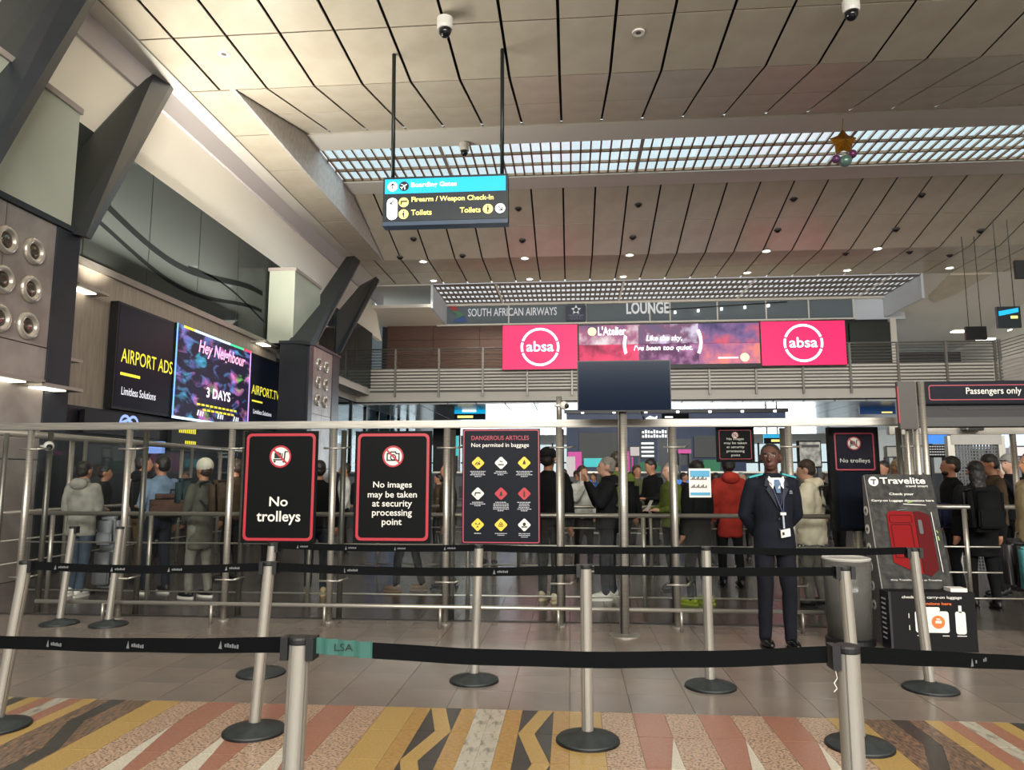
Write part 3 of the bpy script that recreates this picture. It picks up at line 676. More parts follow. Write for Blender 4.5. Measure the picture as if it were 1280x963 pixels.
box('casing', -W - .02, W + .08, 0, .25, -Hh - .16, Hh + .03, black, t)
def pic(name, c1, c2, c3, sc): 
    m = mat(name, c1, .5, emit=.75, rgb2=c2, noise_scale=sc); cr = [n_ for n_ in m.node_tree.nodes if n_.type == 'VALTORGB'][0].color_ramp
    q = cr.elements.new(.5); q.color = lin(c3); return m
pics = [pic('picture_rose', (70, 60, 100), (210, 200, 205), (150, 90, 120), .9), pic('picture_violet', (84, 76, 110), (190, 180, 205), (110, 70, 100), 1.3), pic('picture_night', (50, 44, 90), (190, 80, 100), (110, 84, 130), 1.0), pic('picture_crimson', (110, 20, 50), (225, 60, 100), (190, 50, 90), 1.1), pic('picture_plum', (60, 30, 60), (160, 110, 150), (95, 50, 90), 1.6), pic('picture_coral', (120, 80, 130), (215, 120, 110), (170, 100, 130), 1.2)]
for i in range(6):
    x0 = -W + (i % 3) * 2 * W / 3; z0 = -Hh + .03 if i > 2 else 0
    box('picture_tile', x0, x0 + 2 * W / 3, -.01, 0, z0, z0 + Hh - .03 * (i < 3), pics[i], t)
text("L'Atelier", -W + 1.55, Hh * .68, 1.3, .42, led, t, y=-.03, bold=.02); flat('disc', [circ(-W + .62, Hh * .66, .2)], mat('led_cream', (250, 225, 170), .5, emit=1.1), t, y=-.03)
text('Like the sky,', -.2, Hh * .26, 1.65, .34, led, t, y=-.03, bold=.012, shear=.2); text("I've been too quiet.", -.25, -Hh * .2, 2.7, .32, led, t, y=-.03, bold=.012, shear=.2)
for br in ((circ(-.6, 0, 1.5, 12, PI * .9, PI * 1.1), circ(-.6, 0, 1.36, 12, PI * .91, PI * 1.09)), (circ(.2, .1, 1.36, 14, -PI * .14, PI * .14), circ(.2, .1, 1.22, 14, -PI * .14, PI * .14))): flat('bracket', [br], led, t, y=-.03)
flat('disc', [circ(W - .7, -Hh * .68, .2)], mat('led_cream'), t, y=-.03); flat('slogan_line', [rect(W - 1.9, W - 1.0, -Hh * .72, -Hh * .66)], led, t, y=-.03)

# ------------------------------------------------------------------ hanging direction sign
a, b_ = at_y(478, 282, 15.4), at_y(635, 217, 15.4); W, Hh = (b_.x - a.x) / 2, (b_.z - a.z) / 2
t = thing('direction_sign', 'large hanging sign reading Boarding Gates on a blue band above yellow Toilets lettering', 'sign', ((a.x + b_.x) / 2, 15.4, (a.z + b_.z) / 2))
box('casing', -W, W, 0, .28, -Hh, Hh, mat('sign_casing', (22, 34, 42), .4), t); box('bottom_trim', -W, W, -.02, .28, -Hh - .02, -Hh + .07, mat('trim_blue_grey', (66, 82, 104), .4), t)
cy_ = mat('lit_cyan', (20, 166, 214), .4, emit=.9); sw = mat('lit_white', (250, 252, 250), .4, emit=1.0); sy = mat('lit_yellow', (246, 226, 128), .4, emit=1.0); dk = mat('lit_dark', (20, 30, 38), .4, emit=.25)
box('blue_band', -W + .04, W - .05, -.01, 0, Hh * .30, Hh - .05, cy_, t); box('dark_field', -W + .04, W - .05, -.01, 0, -Hh + .09, Hh * .29, dk, t)
u = 2 * W / 1137.0       # sign artwork measured over 1137 units
def SX(x): return (x - 628) * u
def SZ(z): return (300 - z) * u * 1.0
text('Boarding Gates', SX(525), Hh * .62, 415 * u, 58 * u, sw, t, y=-.016, bold=.02)
text('Firearm / Weapon Check-In', SX(695), SZ(306) + .02, 745 * u, 62 * u, sy, t, y=-.016, bold=.02)
text('Toilets', SX(415), SZ(415), 188 * u, 52 * u, sy, t, y=-.016, bold=.02); text('Toilets', SX(858), SZ(405), 188 * u, 52 * u, sy, t, y=-.016, bold=.02)
r = 45 * u
flat('disc', [circ(SX(147), Hh * .6, r)], sw, t, y=-.014); flat('disc', [circ(SX(252), Hh * .6, r)], dk, t, y=-.014)
def arrow(cx, cz, ang, s, m_, par, y=-.02):
    c, sn = math.cos(ang), math.sin(ang); R_ = lambda x, z: (cx + (x * c - z * sn) * s, cz + (x * sn + z * c) * s)
    sh = [[R_(*p) for p in bar2(-.8, 0, .75, 0, .26)], [R_(*p) for p in bar2(.8, .02, .1, .62, .26)], [R_(*p) for p in bar2(.8, -.02, .1, -.62, .26)]]
    flat('arrow', sh, m_, par, y=y)
arrow(SX(147), Hh * .6, PI / 2, r * .75, black, t)
def plane_icon(cx, cz, ang, s, m_, par, y=-.02):
    c, sn = math.cos(ang), math.sin(ang); R_ = lambda x, z: (cx + (x * c - z * sn) * s, cz + (x * sn + z * c) * s)
    flat('aircraft_symbol', [[R_(*p) for p in q] for q in (bar2(-.8, 0, .85, 0, .22), [(.15, .05), (.25, .05), (-.2, .85), (-.4, .85)], [(.15, -.05), (.25, -.05), (-.2, -.85), (-.4, -.85)], [(-.6, .05), (-.85, .4), (-.95, .4), (-.8, 0)], [(-.6, -.05), (-.85, -.4), (-.95, -.4), (-.8, 0)])], m_, par, y=y)
plane_icon(SX(252), Hh * .6, .6, r * .8, sw, t)
flat('arrow_capsule', [rrect(SX(98), SX(196), SZ(478), SZ(272), 46 * u)], sw, t, y=-.014); arrow(SX(147), SZ(312), -PI * .75, r * .7, black, t)
for (x, z) in ((252, 316), (252, 427), (1017, 400)): flat('disc', [circ(SX(x), SZ(z), r)], sy, t, y=-.014)
flat('disc', [circ(SX(1127), SZ(398), r)], sw, t, y=-.014); arrow(SX(1127), SZ(398), -PI * .25, r * .75, black, t)
flat('pistol_symbol', [bar2(SX(225), SZ(308), SX(285), SZ(308), .035), bar2(SX(232), SZ(310), SX(226), SZ(338), .03)], black, t, y=-.02)
for x, z in ((252, 427), (1017, 400)): flat('person_symbol', [circ(SX(x), SZ(z - 24), 7 * u), rrect(SX(x - 9), SX(x + 9), SZ(z + 12), SZ(z - 14), 5 * u), bar2(SX(x), SZ(z + 8), SX(x), SZ(z + 34), 10 * u)], black, t, y=-.02)
for px in (490, 627):
    q = at_y(px, 200, 15.4); tube('hanging_pole', (q.x - t.location.x, .12, Hh), (q.x - t.location.x + .02, -.1, 11.2 - t.location.z), .045, mat('pole_dark', (40, 46, 46), .4, .5), t)

# ceiling fittings ------------------------------------------------
def cable_cam(lab, loc, R=.17, ball=True):
    t = thing('dome_camera', lab, 'camera', loc)
    bm = bmesh.new(); b_lathe(bm, [(R * .5, 0), (R, -.03), (R, -.22), (R * .9, -.28)], 24); bmobj('housing', bm, mat('camera_white', (215, 212, 205), .4), t, smooth=False)
    bm = bmesh.new(); b_lathe(bm, [(R * .78, -.27), (R * .74, -.36), (R * .45, -.43), (0, -.46)], 20); bmobj('dome', bm, mat('dome_dark', (22, 24, 26), .1), t, smooth=True)
cable_cam('white dome camera on the ceiling to the left of the right hanging pole', (-2.55, 14.0, 11.16))
cable_cam('white dome camera on the ceiling at the top edge, right of the centre', (5.80, 14.1, 11.16))
cable_cam('white camera hanging below the skylight above the direction sign', (-3.35, 22.2, 12.35), .16)
def ring_sp(loc, lab):
    t = thing('ceiling_speaker', lab, 'speaker', loc); bm = bmesh.new(); b_lathe(bm, [(.06, -.02), (.13, -.03), (.14, 0)], 24); bmobj('bezel', bm, whitepl, t)
    bm = bmesh.new(); b_lathe(bm, [(0, -.022), (.07, -.02), (.08, 0)], 18); bmobj('grille', bm, mat('grille_dark', (90, 84, 76), .6), t)
ring_sp((-7.88, 14.95, 11.2), 'small round ceiling speaker over the left struts'); ring_sp((1.59, 14.9, 11.2), 'small round ceiling speaker near the top centre of the ceiling')
sl = mat('downlight_glow', (255, 250, 235), .4, emit=6)
wh = ['above the South African Airways lettering, front', 'above the South African Airways lettering, rear', 'above the left crimson screen, front', 'above the left crimson screen, rear', 'above the LOUNGE lettering, front', 'above the LOUNGE lettering, rear', 'above the right crimson screen, front', 'left of the right crimson screen, rear', 'near the right end of the far grille, front', 'near the right end of the far grille, rear', 'outermost to the right near the curved ceiling panel']
for i, q in enumerate([(529, 327), (542, 351), (656, 323), (662, 349), (787, 319), (779, 346), (958, 314), (934, 341), (1097, 311), (1059, 338), (1187, 335)]):
    p = at_z(*q, 11.19); t = thing('downlight', 'lit round ceiling downlight ' + wh[i], 'light', p)
    bm = bmesh.new(); b_lathe(bm, [(.17, 0), (.2, -.025), (.2, 0)], 20); bmobj('bezel', bm, whitepl, t)
    bm = bmesh.new(); b_lathe(bm, [(0, -.03), (.1, -.028), (.15, -.005)], 18); bmobj('lens', bm, sl, t)
    d = bpy.data.lights.new('downlight_beam', 'SPOT'); d.energy = 110; d.spot_size = 1.7; d.spot_blend = .6; d.shadow_soft_size = .15; d.color = (1, .94, .84)
    o = bpy.data.objects.new('downlight_beam', d); COL.objects.link(o); o.location = p + Vector((0, 0, -.1))
SPL = ['just below the left end of the direction sign', 'between the direction sign and the two left downlights', 'right beside the direction sign edge', 'below and right of the direction sign, over the left crimson screen', 'in the front row above the LOUNGE lettering', 'in the second row above the LOUNGE lettering', 'in the second row left of the gold balloon', 'in the front row below and left of the gold balloon', 'in the second row right of the gold balloon', 'in the front row right of the gold balloon', 'in the second row, outermost to the right', 'between the two right crimson-side downlights', 'near the right-most pair of downlights, left one', 'near the outermost right downlight', 'outermost to the left, near the distant struts']
for qi, q in enumerate(((517, 299), (578, 320), (648, 261), (653, 301), (798, 256), (791, 297), (972, 288), (992, 249), (1120, 287), (1152, 244), (1226, 289), (1057, 317), (1137, 315), (1187, 319), (500, 322))):
    z = 11.8
    for _ in range(12):
        p = at_z(*q, z); z = ceilz(p.y)
    t = thing('eyeball_spotlight', 'unlit black ceiling spotlight ' + SPL[qi], 'light', p, 0, 'unlit black spotlights in the ceiling')
    bm = bmesh.new(); b_lathe(bm, [(.15, .06), (.15, -.01), (.13, -.02)], 16); bmobj('bezel', bm, mat('bezel_grey', (80, 76, 72), .5), t)
    bm = bmesh.new(); b_lathe(bm, [(0, -.10), (.07, -.09), (.10, -.04), (.11, 0)], 14); bmobj('eyeball', bm, black, t, rot=(0, .3, 0), smooth=True)
# foil balloons caught under the skylight
p = at_y(1054, 178, 21.5)
t = thing('foil_balloon', 'gold star-shaped foil balloon floating under the skylight', 'balloon', p)
bm = bmesh.new()
pts = [( (.42 if i % 2 == 0 else .27) * math.cos(PI / 2 + i * PI / 5), (.42 if i % 2 == 0 else .27) * math.sin(PI / 2 + i * PI / 5)) for i in range(10)]
R_ = [bm.verts.new((x, 0, z)) for x, z in pts]; f_ = bm.verts.new((0, -.22, 0)); k_ = bm.verts.new((0, .22, 0))
for i in range(10): bm.faces.new((R_[i], R_[(i + 1) % 10], f_)); bm.faces.new((R_[(i + 1) % 10], R_[i], k_))
bmobj('foil', bm, mat('gold_foil', (190, 130, 40), .25, .85, bump=.8, noise_scale=9), t); tube('ribbon', (0, 0, .4), (.03, .0, .75), .012, mat('ribbon_gold', (190, 150, 50), .5), t, 6)
for k, (dx, dz, c, n_) in enumerate(((.03, -.58, (110, 140, 130), 'green'), (-.24, -.52, (110, 70, 110), 'plum'), (.25, -.38, (120, 60, 100), 'magenta'))):
    bm = bmesh.new(); bmesh.ops.create_uvsphere(bm, u_segments=16, v_segments=10, radius=.19 if k == 0 else .13)
    o = bmobj('party_balloon', bm, mat('balloon_' + n_, c, .25, .3), None, p + Vector((dx, 0, dz)), smooth=True); tag(o, 'small round %s balloon bunched below the gold star balloon' % n_, 'balloon')

# ------------------------------------------------------------------ glass barrier with steel posts
FY = 7.55
fence = thing('glass_barrier', 'long steel and glass security barrier with paired posts and a top rail', 'barrier', (0, FY, 0))
def L(x, y, z): return (x, y - FY, z)
def fbox(n, x0, x1, y0, y1, z0, z1, m, **k): return box(n, x0, x1, y0 - FY, y1 - FY, z0, z1, m, fence, **k)
xL, xR = at_y(-40, 536, FY).x, at_y(1128, 530, FY).x
fbox('top_rail', xL, xR, FY - .04, FY + .04, 2.01, 2.09, steel, bev=.008)
postpx = [(26, 785), (152, 780), (283, 777), (413, 780), (557, 783), (700, 783), (845, 787), (993, 800), (1147, 800)]
px_ = []
for a, _ in postpx:
    x = at_y(a, 700, FY).x; px_.append(x)
    o = tube('post', L(x, FY, 0), L(x, FY, 2.01), .034, steel, fence, 16); tube('post', L(x + .02, FY + .28, 0), L(x + .02, FY + .28, 2.01), .030, mat('rear_post_steel', (112, 110, 104), .4, .7), fence, 14)
    bm = bmesh.new(); b_lathe(bm, [(.06, 0), (.06, .012), (.036, .02)], 18); bmobj('foot_plate', bm, steel, fence, L(x, FY, 0))
    for z in (.42, 1.80):
        tube('glass_clamp', L(x - .1, FY - .03, z), L(x + .1, FY - .03, z), .010, steel, fence, 8)
        tube('glass_clamp', L(x + .1, FY - .03, z), L(x + .16, FY + .1, z + .015), .010, steel, fence, 8)
px_.sort()
for a, b_ in zip(px_, px_[1:]):
    fbox('glass_panel', a + .05, b_ - .05, FY + .02, FY + .03, .28, 2.0, glass)
o = tube('kick_rail', L(at_y(44, 756, FY - .18).x, FY - .18, .20), L(at_y(1030, 773, FY - .18).x, FY - .18, .20), .020, steel_rail, fence, 12)
for a in (127, 263, 405, 550, 698, 852, 1004):
    x = at_y(a, 780, FY - .18).x; tube('kick_rail_foot', L(x, FY - .18, 0), L(x, FY - .18, .19), .016, steel, fence, 10)
    tube('kick_rail_pin', L(x, FY - .18, .10), L(x, FY - .05, .10), .008, steel, fence, 6)
struct(box('trim_20', -7.2, 3.4, FY + .12, FY + .2, -.002, .006, mat('floor_joint_dark', (40, 38, 36), .5)))
# queue rail directly behind (handrail with thin bars)
QY = 8.35
def queue_rail(label, x0, x1, Y, posts, z=1.06, n=3, back=None):
    t = thing('queue_rail', label, 'railing', ((x0 + x1) / 2, Y, 0)); cx = (x0 + x1) / 2
    tube('handrail', (x0 - cx, 0, z), (x1 - cx, 0, z), .026, steel, t, 12)
    for k, zz in enumerate((.72, .44, .16)[:n]): tube('bar', (x0 - cx, 0, zz), (x1 - cx, 0, zz), .010, steel_rail, t, 8)
    for x in posts: tube('post', (x - cx, 0, 0), (x - cx, 0, z - .02), .026, steel, t, 12)
    return t
queue_rail('handrail with thin bars running close behind the glass barrier', at_y(32, 640, QY).x, at_y(1092, 650, QY).x, QY, [at_y(p, 700, QY).x for p in (62, 186, 386, 585, 805, 985)])
queue_rail('second long queue handrail further behind the barrier', -3.2, 3.4, 11.2, [-3, -.8, 1.2, 3.2], 1.04)
queue_rail('third queue handrail, deep among the waiting passengers', -2.6, 4.4, 14.0, [-2.4, 0, 2.2, 4.2], 1.06)
queue_rail('fourth queue handrail nearest the blue shop front', -2.2, 5.2, 17.5, [-2, 1.5, 5], 1.1)
queue_rail('handrail beside the suitcase display on the right', 3.9, at_y(1300, 636, 8.6).x, 8.6, [at_y(1210, 700, 8.6).x], 1.16)
# glass corridor running away on the left
side = thing('glass_corridor', 'steel framed glass screen running away from the left end of the barrier', 'barrier', (-7, 12.5, 0))
tube('top_rail', (.05, -4.4, 2.04), (0, 4.5, 2.04), .045, steel, side, 10)
for i in range(7):
    y = -4.3 + i * 1.45; tube('post', (0, y, 0), (0, y, 2.02), .035, steel, side, 12); tube('post', (.16, y + .06, 0), (.16, y + .06, 2.02), .028, mat('rear_post_steel', (112, 110, 104), .4, .7), side, 10)
    if i < 6: box('glass_panel', -.01, .01, y + .06, y + 1.38, .2, 1.98, glass, side)
tube('handrail', (.12, -4.3, 1.06), (.12, 4.4, 1.06), .024, steel, side, 10)
for z in (.72, .44): tube('bar', (.12, -4.3, z), (.12, 4.4, z), .010, steel_rail, side, 8)
# big pole with screen
tp = at_y(783, 700, 7.15)
t = thing('monitor_pole', 'thick steel pole on a round foot carrying the blank monitor', 'pole', (tp.x - .03, 7.15, 0))
tube('pole', (0, 0, 0), (.02, 0, 2.3), .046, steel, t, 18); tube('pole_seam', (-.03, -.04, .03), (-.01, -.04, 2.2), .006, dark_steel, t, 6)
bm = bmesh.new(); b_lathe(bm, [(.15, 0), (.15, .012), (.06, .02)], 28); bmobj('foot_plate', bm, steel, t)
a, b_ = at_y(722, 515, 7.05), at_y(838, 450, 7.05)
t = thing('monitor', 'blank dark flat monitor mounted above the barrier', 'screen', ((a.x + b_.x) / 2, 7.05, (a.z + b_.z) / 2)); W, Hh = (b_.x - a.x) / 2, (b_.z - a.z) / 2
box('casing', -W, W, 0, .05, -Hh, Hh, black, t, bev=.006); box('panel', -W + .01, W - .01, -.003, 0, -Hh + .012, Hh - .01, mat('blank_panel', (10, 19, 34), .12, emit=.5, spec=.3), t)
box('bracket', -.06, .06, .05, .1, -.2, .1, black, t); tube('cable', (.17, .04, -Hh), (.19, .04, -Hh - .08), .008, black, t, 6)
# CCTV on poles
def cctv(lab, loc, s=1):
    t = thing('security_camera', lab, 'camera', loc)
    bm = bmesh.new(); bmesh.ops.create_uvsphere(bm, u_segments=20, v_segments=12, radius=.055 * s); bmobj('housing', bm, mat('camera_white'), t, smooth=True)
    bm = bmesh.new(); bmesh.ops.create_uvsphere(bm, u_segments=14, v_segments=8, radius=.032 * s); bmobj('lens', bm, mat('dome_dark'), t, (.035 * s, -.035 * s, -.01), smooth=True)
    tube('arm', (-.05 * s, 0, 0), (-.12 * s, .02, 0), .014, mat('camera_white'), t, 8); return t
cctv('white round camera fixed inside the barrier at the far left', at_y(61, 558, 7.7))
cctv('small white camera on the short pole beside the monitor', at_y(705, 507, 7.5), .8)
t = thing('camera_pole', 'short steel stub pole above the top rail left of the monitor', 'pole', at_y(699, 528, FY)); tube('pole', (0, 0, 0), (0, 0, .27), .03, steel, t, 14)

# ------------------------------------------------------------------ notices on the barrier
NY_ = FY - .09
def notice(lab, x0, y0, x1, y1, m=signblack, name='notice_board', Y=NY_, th=.02, cat='sign'):
    a, b_ = at_y(x0, y1, Y), at_y(x1, y0, Y); W, Hh = (b_.x - a.x) / 2, (b_.z - a.z) / 2
    t = thing(name, lab, cat, ((a.x + b_.x) / 2, Y, (a.z + b_.z) / 2)); box('board', -W, W, 0, th, -Hh, Hh, m, t); return t, W, Hh
def redframe(t, W, Hh, ins, th, r, m):
    flat('border', [(rrect(-W + ins, W - ins, -Hh + ins, Hh - ins, r, 7), rrect(-W + ins + th, W - ins - th, -Hh + ins + th, Hh - ins - th, r - th * .6, 7))], m, t, y=-.003, t=.003)
def prohib(t, cx, cz, R, kind, y=-.004):
    flat('disc', [circ(cx, cz, R * .95)], signwhite, t, y=y)
    k = R / .1
    if kind == 'trolley':
        S_ = lambda *q: [(cx + a * k, cz + b * k) for a, b in q]
        flat('trolley_symbol', [S_((-.066, -.022), (.042, -.022), (.042, -.034), (-.066, -.034)), S_((.030, -.03), (.042, -.03), (.048, .048), (.036, .048)), S_((.036, .048), (.068, .048), (.068, .038), (.036, .038)),
             S_((-.056, -.016), (.004, -.016), (.004, .034), (-.056, .034)), S_((.010, -.016), (.020, -.016), (.020, .03), (.010, .03)), S_((-.036, .034), (-.016, .034), (-.016, .044), (-.036, .044)), [(cx - .052 * k + a, cz - .045 * k + b) for a, b in circ(0, 0, .010 * k, 10)], [(cx + .03 * k + a, cz - .045 * k + b) for a, b in circ(0, 0, .010 * k, 10)]], black, t, y=y - .002)
    else:
        S_ = lambda q: [(cx + a * k, cz + b * k) for a, b in q]
        flat('camera_symbol', [S_(bar2(-.06, -.036, .06, -.036, .012)), S_(bar2(-.056, -.04, -.056, .03, .012)), S_(bar2(.056, -.04, .056, .03, .012)), S_(bar2(-.06, .026, -.024, .026, .012)), S_(bar2(.06, .026, .024, .026, .012)), S_(bar2(-.03, .024, -.02, .046, .012)), S_(bar2(.03, .024, .02, .046, .012)), S_(bar2(-.024, .042, .024, .042, .012)), (circ(cx, cz - .008 * k, .03 * k, 20), circ(cx, cz - .008 * k, .019 * k, 20))], black, t, y=y - .002)
    flat('prohibition_ring', [(circ(cx, cz, R, 36), circ(cx, cz, R * .84, 36))], signred, t, y=y - .004)
    c = R * .68; flat('prohibition_bar', [bar2(cx - c, cz + c, cx + c, cz - c, R * .17)], signred, t, y=y - .0045)
t, W, Hh = notice('black No trolleys notice with a crossed-out luggage trolley, big one on the barrier', 300, 539, 398, 679)
redframe(t, W, Hh, .025, .028, .055, signred); prohib(t, 0, Hh - .27, .118, 'trolley')
text('No', 0, -.155, .20, .10, signwhite, t, bold=.015); text('trolleys', .005, -.325, .475, .145, signwhite, t, bold=.015)
t, W, Hh = notice('black notice with a crossed-out camera asking for no images at the processing point', 441, 539, 540, 679)
redframe(t, W, Hh, .025, .028, .055, signred); prohib(t, 0, Hh - .265, .112, 'camera')
for i, (s_, w_, h_) in enumerate((('No images', .41, .082), ('may be taken', .52, .085), ('at security', .42, .085), ('processing', .42, .085), ('point', .21, .085))):
    text(s_, 0, .012 - .094 * i - (.0 if i == 0 else .008), w_, h_, signwhite, t, bold=.012)
t, W, Hh = notice('dark blue Dangerous Articles notice with nine coloured hazard diamonds', 577, 536, 675, 680, signnavy)
redframe(t, W, Hh, .01, .010, .02, signpink)
text('DANGEROUS ARTICLES', -.01, Hh - .095, .60, .045, signpink, t, bold=.008); text('Not permited in baggage', -.01, Hh - .175, .60, .055, signwhite, t, bold=.008)
for r_ in range(3):
    for c_ in range(3):
        cx, cz = -.24 + c_ * .24, .235 - r_ * .315
        m = {(0, 0): signyellow, (0, 2): signyellow, (2, 0): signyellow, (2, 1): signyellow, (1, 1): signred, (1, 2): signred}.get((r_, c_), signwhite)
        R = .062; flat('hazard_diamond', [[(cx + R * math.cos(a) * 1.02, cz + R * math.sin(a)) for a in [k * PI / 2 + e for k in range(4) for e in (-.12, .12)]]], m, t, y=-.004)
        y = -.007
        sy_ = {(0, 0): [bar2(cx - .03, cz - .02, cx - .005, cz + .01, .01), bar2(cx - .01, cz - .025, cx + .02, cz + .02, .008), circ(cx + .015, cz - .01, .01, 8)],
               (0, 1): [bar2(cx - .03, cz - .018, cx + .03, cz - .018, .012), bar2(cx - .015, cz + .018, cx + .015, cz + .012, .01)],
               (0, 2): [[(cx - .016, cz - .015), (cx + .016, cz - .015), (cx + .014, cz + .005), (cx + .002, cz + .035), (cx - .012, cz + .005)]],
               (1, 0): [bar2(cx - .03, cz + .008, cx + .03, cz + .008, .014), bar2(cx - .024, cz + .006, cx - .03, cz - .022, .012)],
               (1, 1): [[(cx - .016, cz - .022), (cx + .016, cz - .022), (cx + .014, cz), (cx + .002, cz + .03), (cx - .012, cz)]],
               (1, 2): [rrect(cx - .009, cx + .009, cz - .034, cz + .02, .006), bar2(cx, cz + .018, cx, cz + .034, .008)],
               (2, 0): [circ(cx, cz, .006, 8)] + [[(cx + .010 * math.cos(a), cz + .01 * math.sin(a)), (cx + .03 * math.cos(a - .45), cz + .03 * math.sin(a - .45)), (cx + .03 * math.cos(a + .45), cz + .03 * math.sin(a + .45))] for a in (PI * .17, PI * .83, -PI / 2)],
               (2, 1): [(circ(cx + .013 * math.cos(a), cz + .013 * math.sin(a), .015, 14), circ(cx + .013 * math.cos(a), cz + .013 * math.sin(a), .009, 14)) for a in (PI / 2, PI * 1.17, PI * 1.83)],
               (2, 2): [circ(cx, cz + .008, .017, 12), rect(cx - .009, cx + .009, cz - .012, cz), bar2(cx - .03, cz - .014, cx + .03, cz - .028, .007), bar2(cx + .03, cz - .014, cx - .03, cz - .028, .007)]}[(r_, c_)]
        o = flat('hazard_symbol', sy_, black, t, y=y)
        nl = [[4, 3, 4], [3, 6, 6], [1, 2, 3]][r_][c_]; sh = []
        rr = random.Random(r_ * 3 + c_)
        for k in range(nl):
            w_ = rr.uniform(.05, .085) if k < nl - 1 else .035; x = cx - w_; zz = cz - .092 - k * .017
            while x < cx + w_ - .006: q = rr.uniform(.008, .026); sh.append(rect(x, min(x + q, cx + w_), zz, zz + .008)); x += q + .005
        o = flat('caption_print', sh, mat('caption_grey', (170, 172, 178), .5), t, y=-.004); o['kind'] = 'stuff'
t, W, Hh = notice('small black no-images notice hanging just left of the guard', 896, 534, 942, 578, Y=7.62)
redframe(t, W, Hh, .03, .006, .015, mat('frame_dim_red', (150, 40, 50), .5)); prohib(t, 0, Hh - .085, .035, 'camera')
for i, (s_, w_) in enumerate((('No images', .17), ('may be taken', .23), ('at security', .18), ('processing', .18), ('point', .09))): text(s_, 0, .055 - .042 * i, w_, .03, signwhite, t)
t, W, Hh = notice('white and blue printed sheet taped to the barrier glass left of the guard', 862, 586, 888, 622, signwhite)
pb_ = mat('print_blue', (64, 140, 176), .5)
flat('blue_band', [rect(-W + .01, W - .01, Hh - .085, Hh - .02)], pb_, t, y=-.003); flat('blue_band', [rect(-W + .01, W - .01, -Hh + .02, -Hh + .05)], pb_, t, y=-.003)
for zz in (.03, -.05): o = flat('skyline_print', [rect(-W + .015 + i * .0148, -W + .026 + i * .0148, zz, zz + .012 + .012 * ((i * 7) % 3)) for i in range(11)], black, t, y=-.003); o['kind'] = 'stuff'
# totem no trolleys
t, W, Hh = notice('tall dark totem display headed No trolleys standing right of the guard', 1042, 534, 1097, 664, name='totem_display', Y=7.8, th=.08)
box('upper_panel', -W + .04, W - .03, -.004, 0, Hh - .46, Hh - .04, mat('totem_panel', (30, 28, 40), .15), t)
box('lower_panel', -W + .07, W - .10, -.004, 0, -Hh + .03, -Hh + .62, mat('totem_screen', (24, 28, 38), .12), t)
q = mat('frame_mid_red', (168, 52, 70), .5)
flat('border', [(rrect(-W + .055, W - .05, Hh - .45, Hh - .06, .02), rrect(-W + .068, W - .063, Hh - .437, Hh - .073, .014))], q, t, y=-.008)
prohib(t, 0, Hh - .17, .07, 'trolley', y=-.006); text('No trolleys', 0, Hh - .355, .30, .055, signwhite, t, y=-.01)
tube('stand_pole', (0, .04, -Hh), (0, .04, -t.location.z + .012), .045, steel, t, 14); bm = bmesh.new(); b_lathe(bm, [(.2, 0), (.2, .012), (.05, .02)], 24); bmobj('stand_foot', bm, dark_steel, t, (0, .04, -t.location.z))
# gate header on the right
t = thing('gate_header', 'black header box reading Passengers only over the right-hand gate', 'sign', (4.43, 7.36, 2.32))
box('header_box', -1.0, 1.6, 0, .3, -.115, .115, signnavy, t, bev=.01)
flat('border', [(rrect(-.90, 1.5, -.075, .075, .025), rrect(-.892, 1.492, -.067, .067, .02))], signpink, t, y=-.003)
a = at_y(1208, 495, 7.2); b_ = at_y(1278, 485, 7.2); text('Passengers only', (a.x + b_.x) / 2 - 4.35, 0.005, b_.x - a.x, .085, signwhite, t, bold=.008)
box('lintel', -1.0, 1.6, .05, .3, -.24, -.12, mat('lintel_grey', (28, 28, 30), .6), t); box('lintel_slots', -.7, 1.5, .045, .05, -.165, -.15, black, t); box('lower_beam', -1.0, 1.6, .05, .28, -.33, -.24, mat('beam_grey', (52, 51, 50), .5), t)
t = thing('gate_portal', 'steel gate post box and tubes right of the totem display', 'frame', (3.3, 7.3, 0))
a, b_ = at_y(1120, 530, 7.3), at_y(1139, 478, 7.3)
box('post_box', a.x - 3.3, b_.x - 3.3, -.08, -.03, a.z - .06, b_.z, mat('gate_post_steel', (62, 59, 56), .5, .4), t, bev=.006); box('red_edge', a.x - 3.303, a.x - 3.296, -.085, -.06, a.z, b_.z - .05, signred, t)
for px in (1138, 1150, 1160):
    x = at_y(px, 600, 7.28).x - 3.3; tube('tube', (x, -.015, 0), (x, -.015, 2.42), .028 if px > 1140 else .018, steel, t, 14)
# monitor and rail beyond the gate
t = thing('gate_rail', 'horizontal steel beam beyond the right-hand gate', 'frame', (5.0, 9.2, 2.06)); box('beam', -1.1, 1.5, -.04, .04, -.05, .05, steel, t)
for x in (-.9, .35): tube('post', (x, 0, -2.06), (x, 0, -.05), .035, steel, t, 12)
p = at_y(1219, 529, 9.04); t = thing('gate_monitor', 'small square black monitor fixed to the beam beyond the gate', 'screen', p)
box('casing', -.1, .1, 0, .12, -.09, .09, black, t, bev=.006); box('bezel', -.11, -.09, -.01, .1, -.08, .09, mat('trim_grey', (120, 120, 120), .5), t)

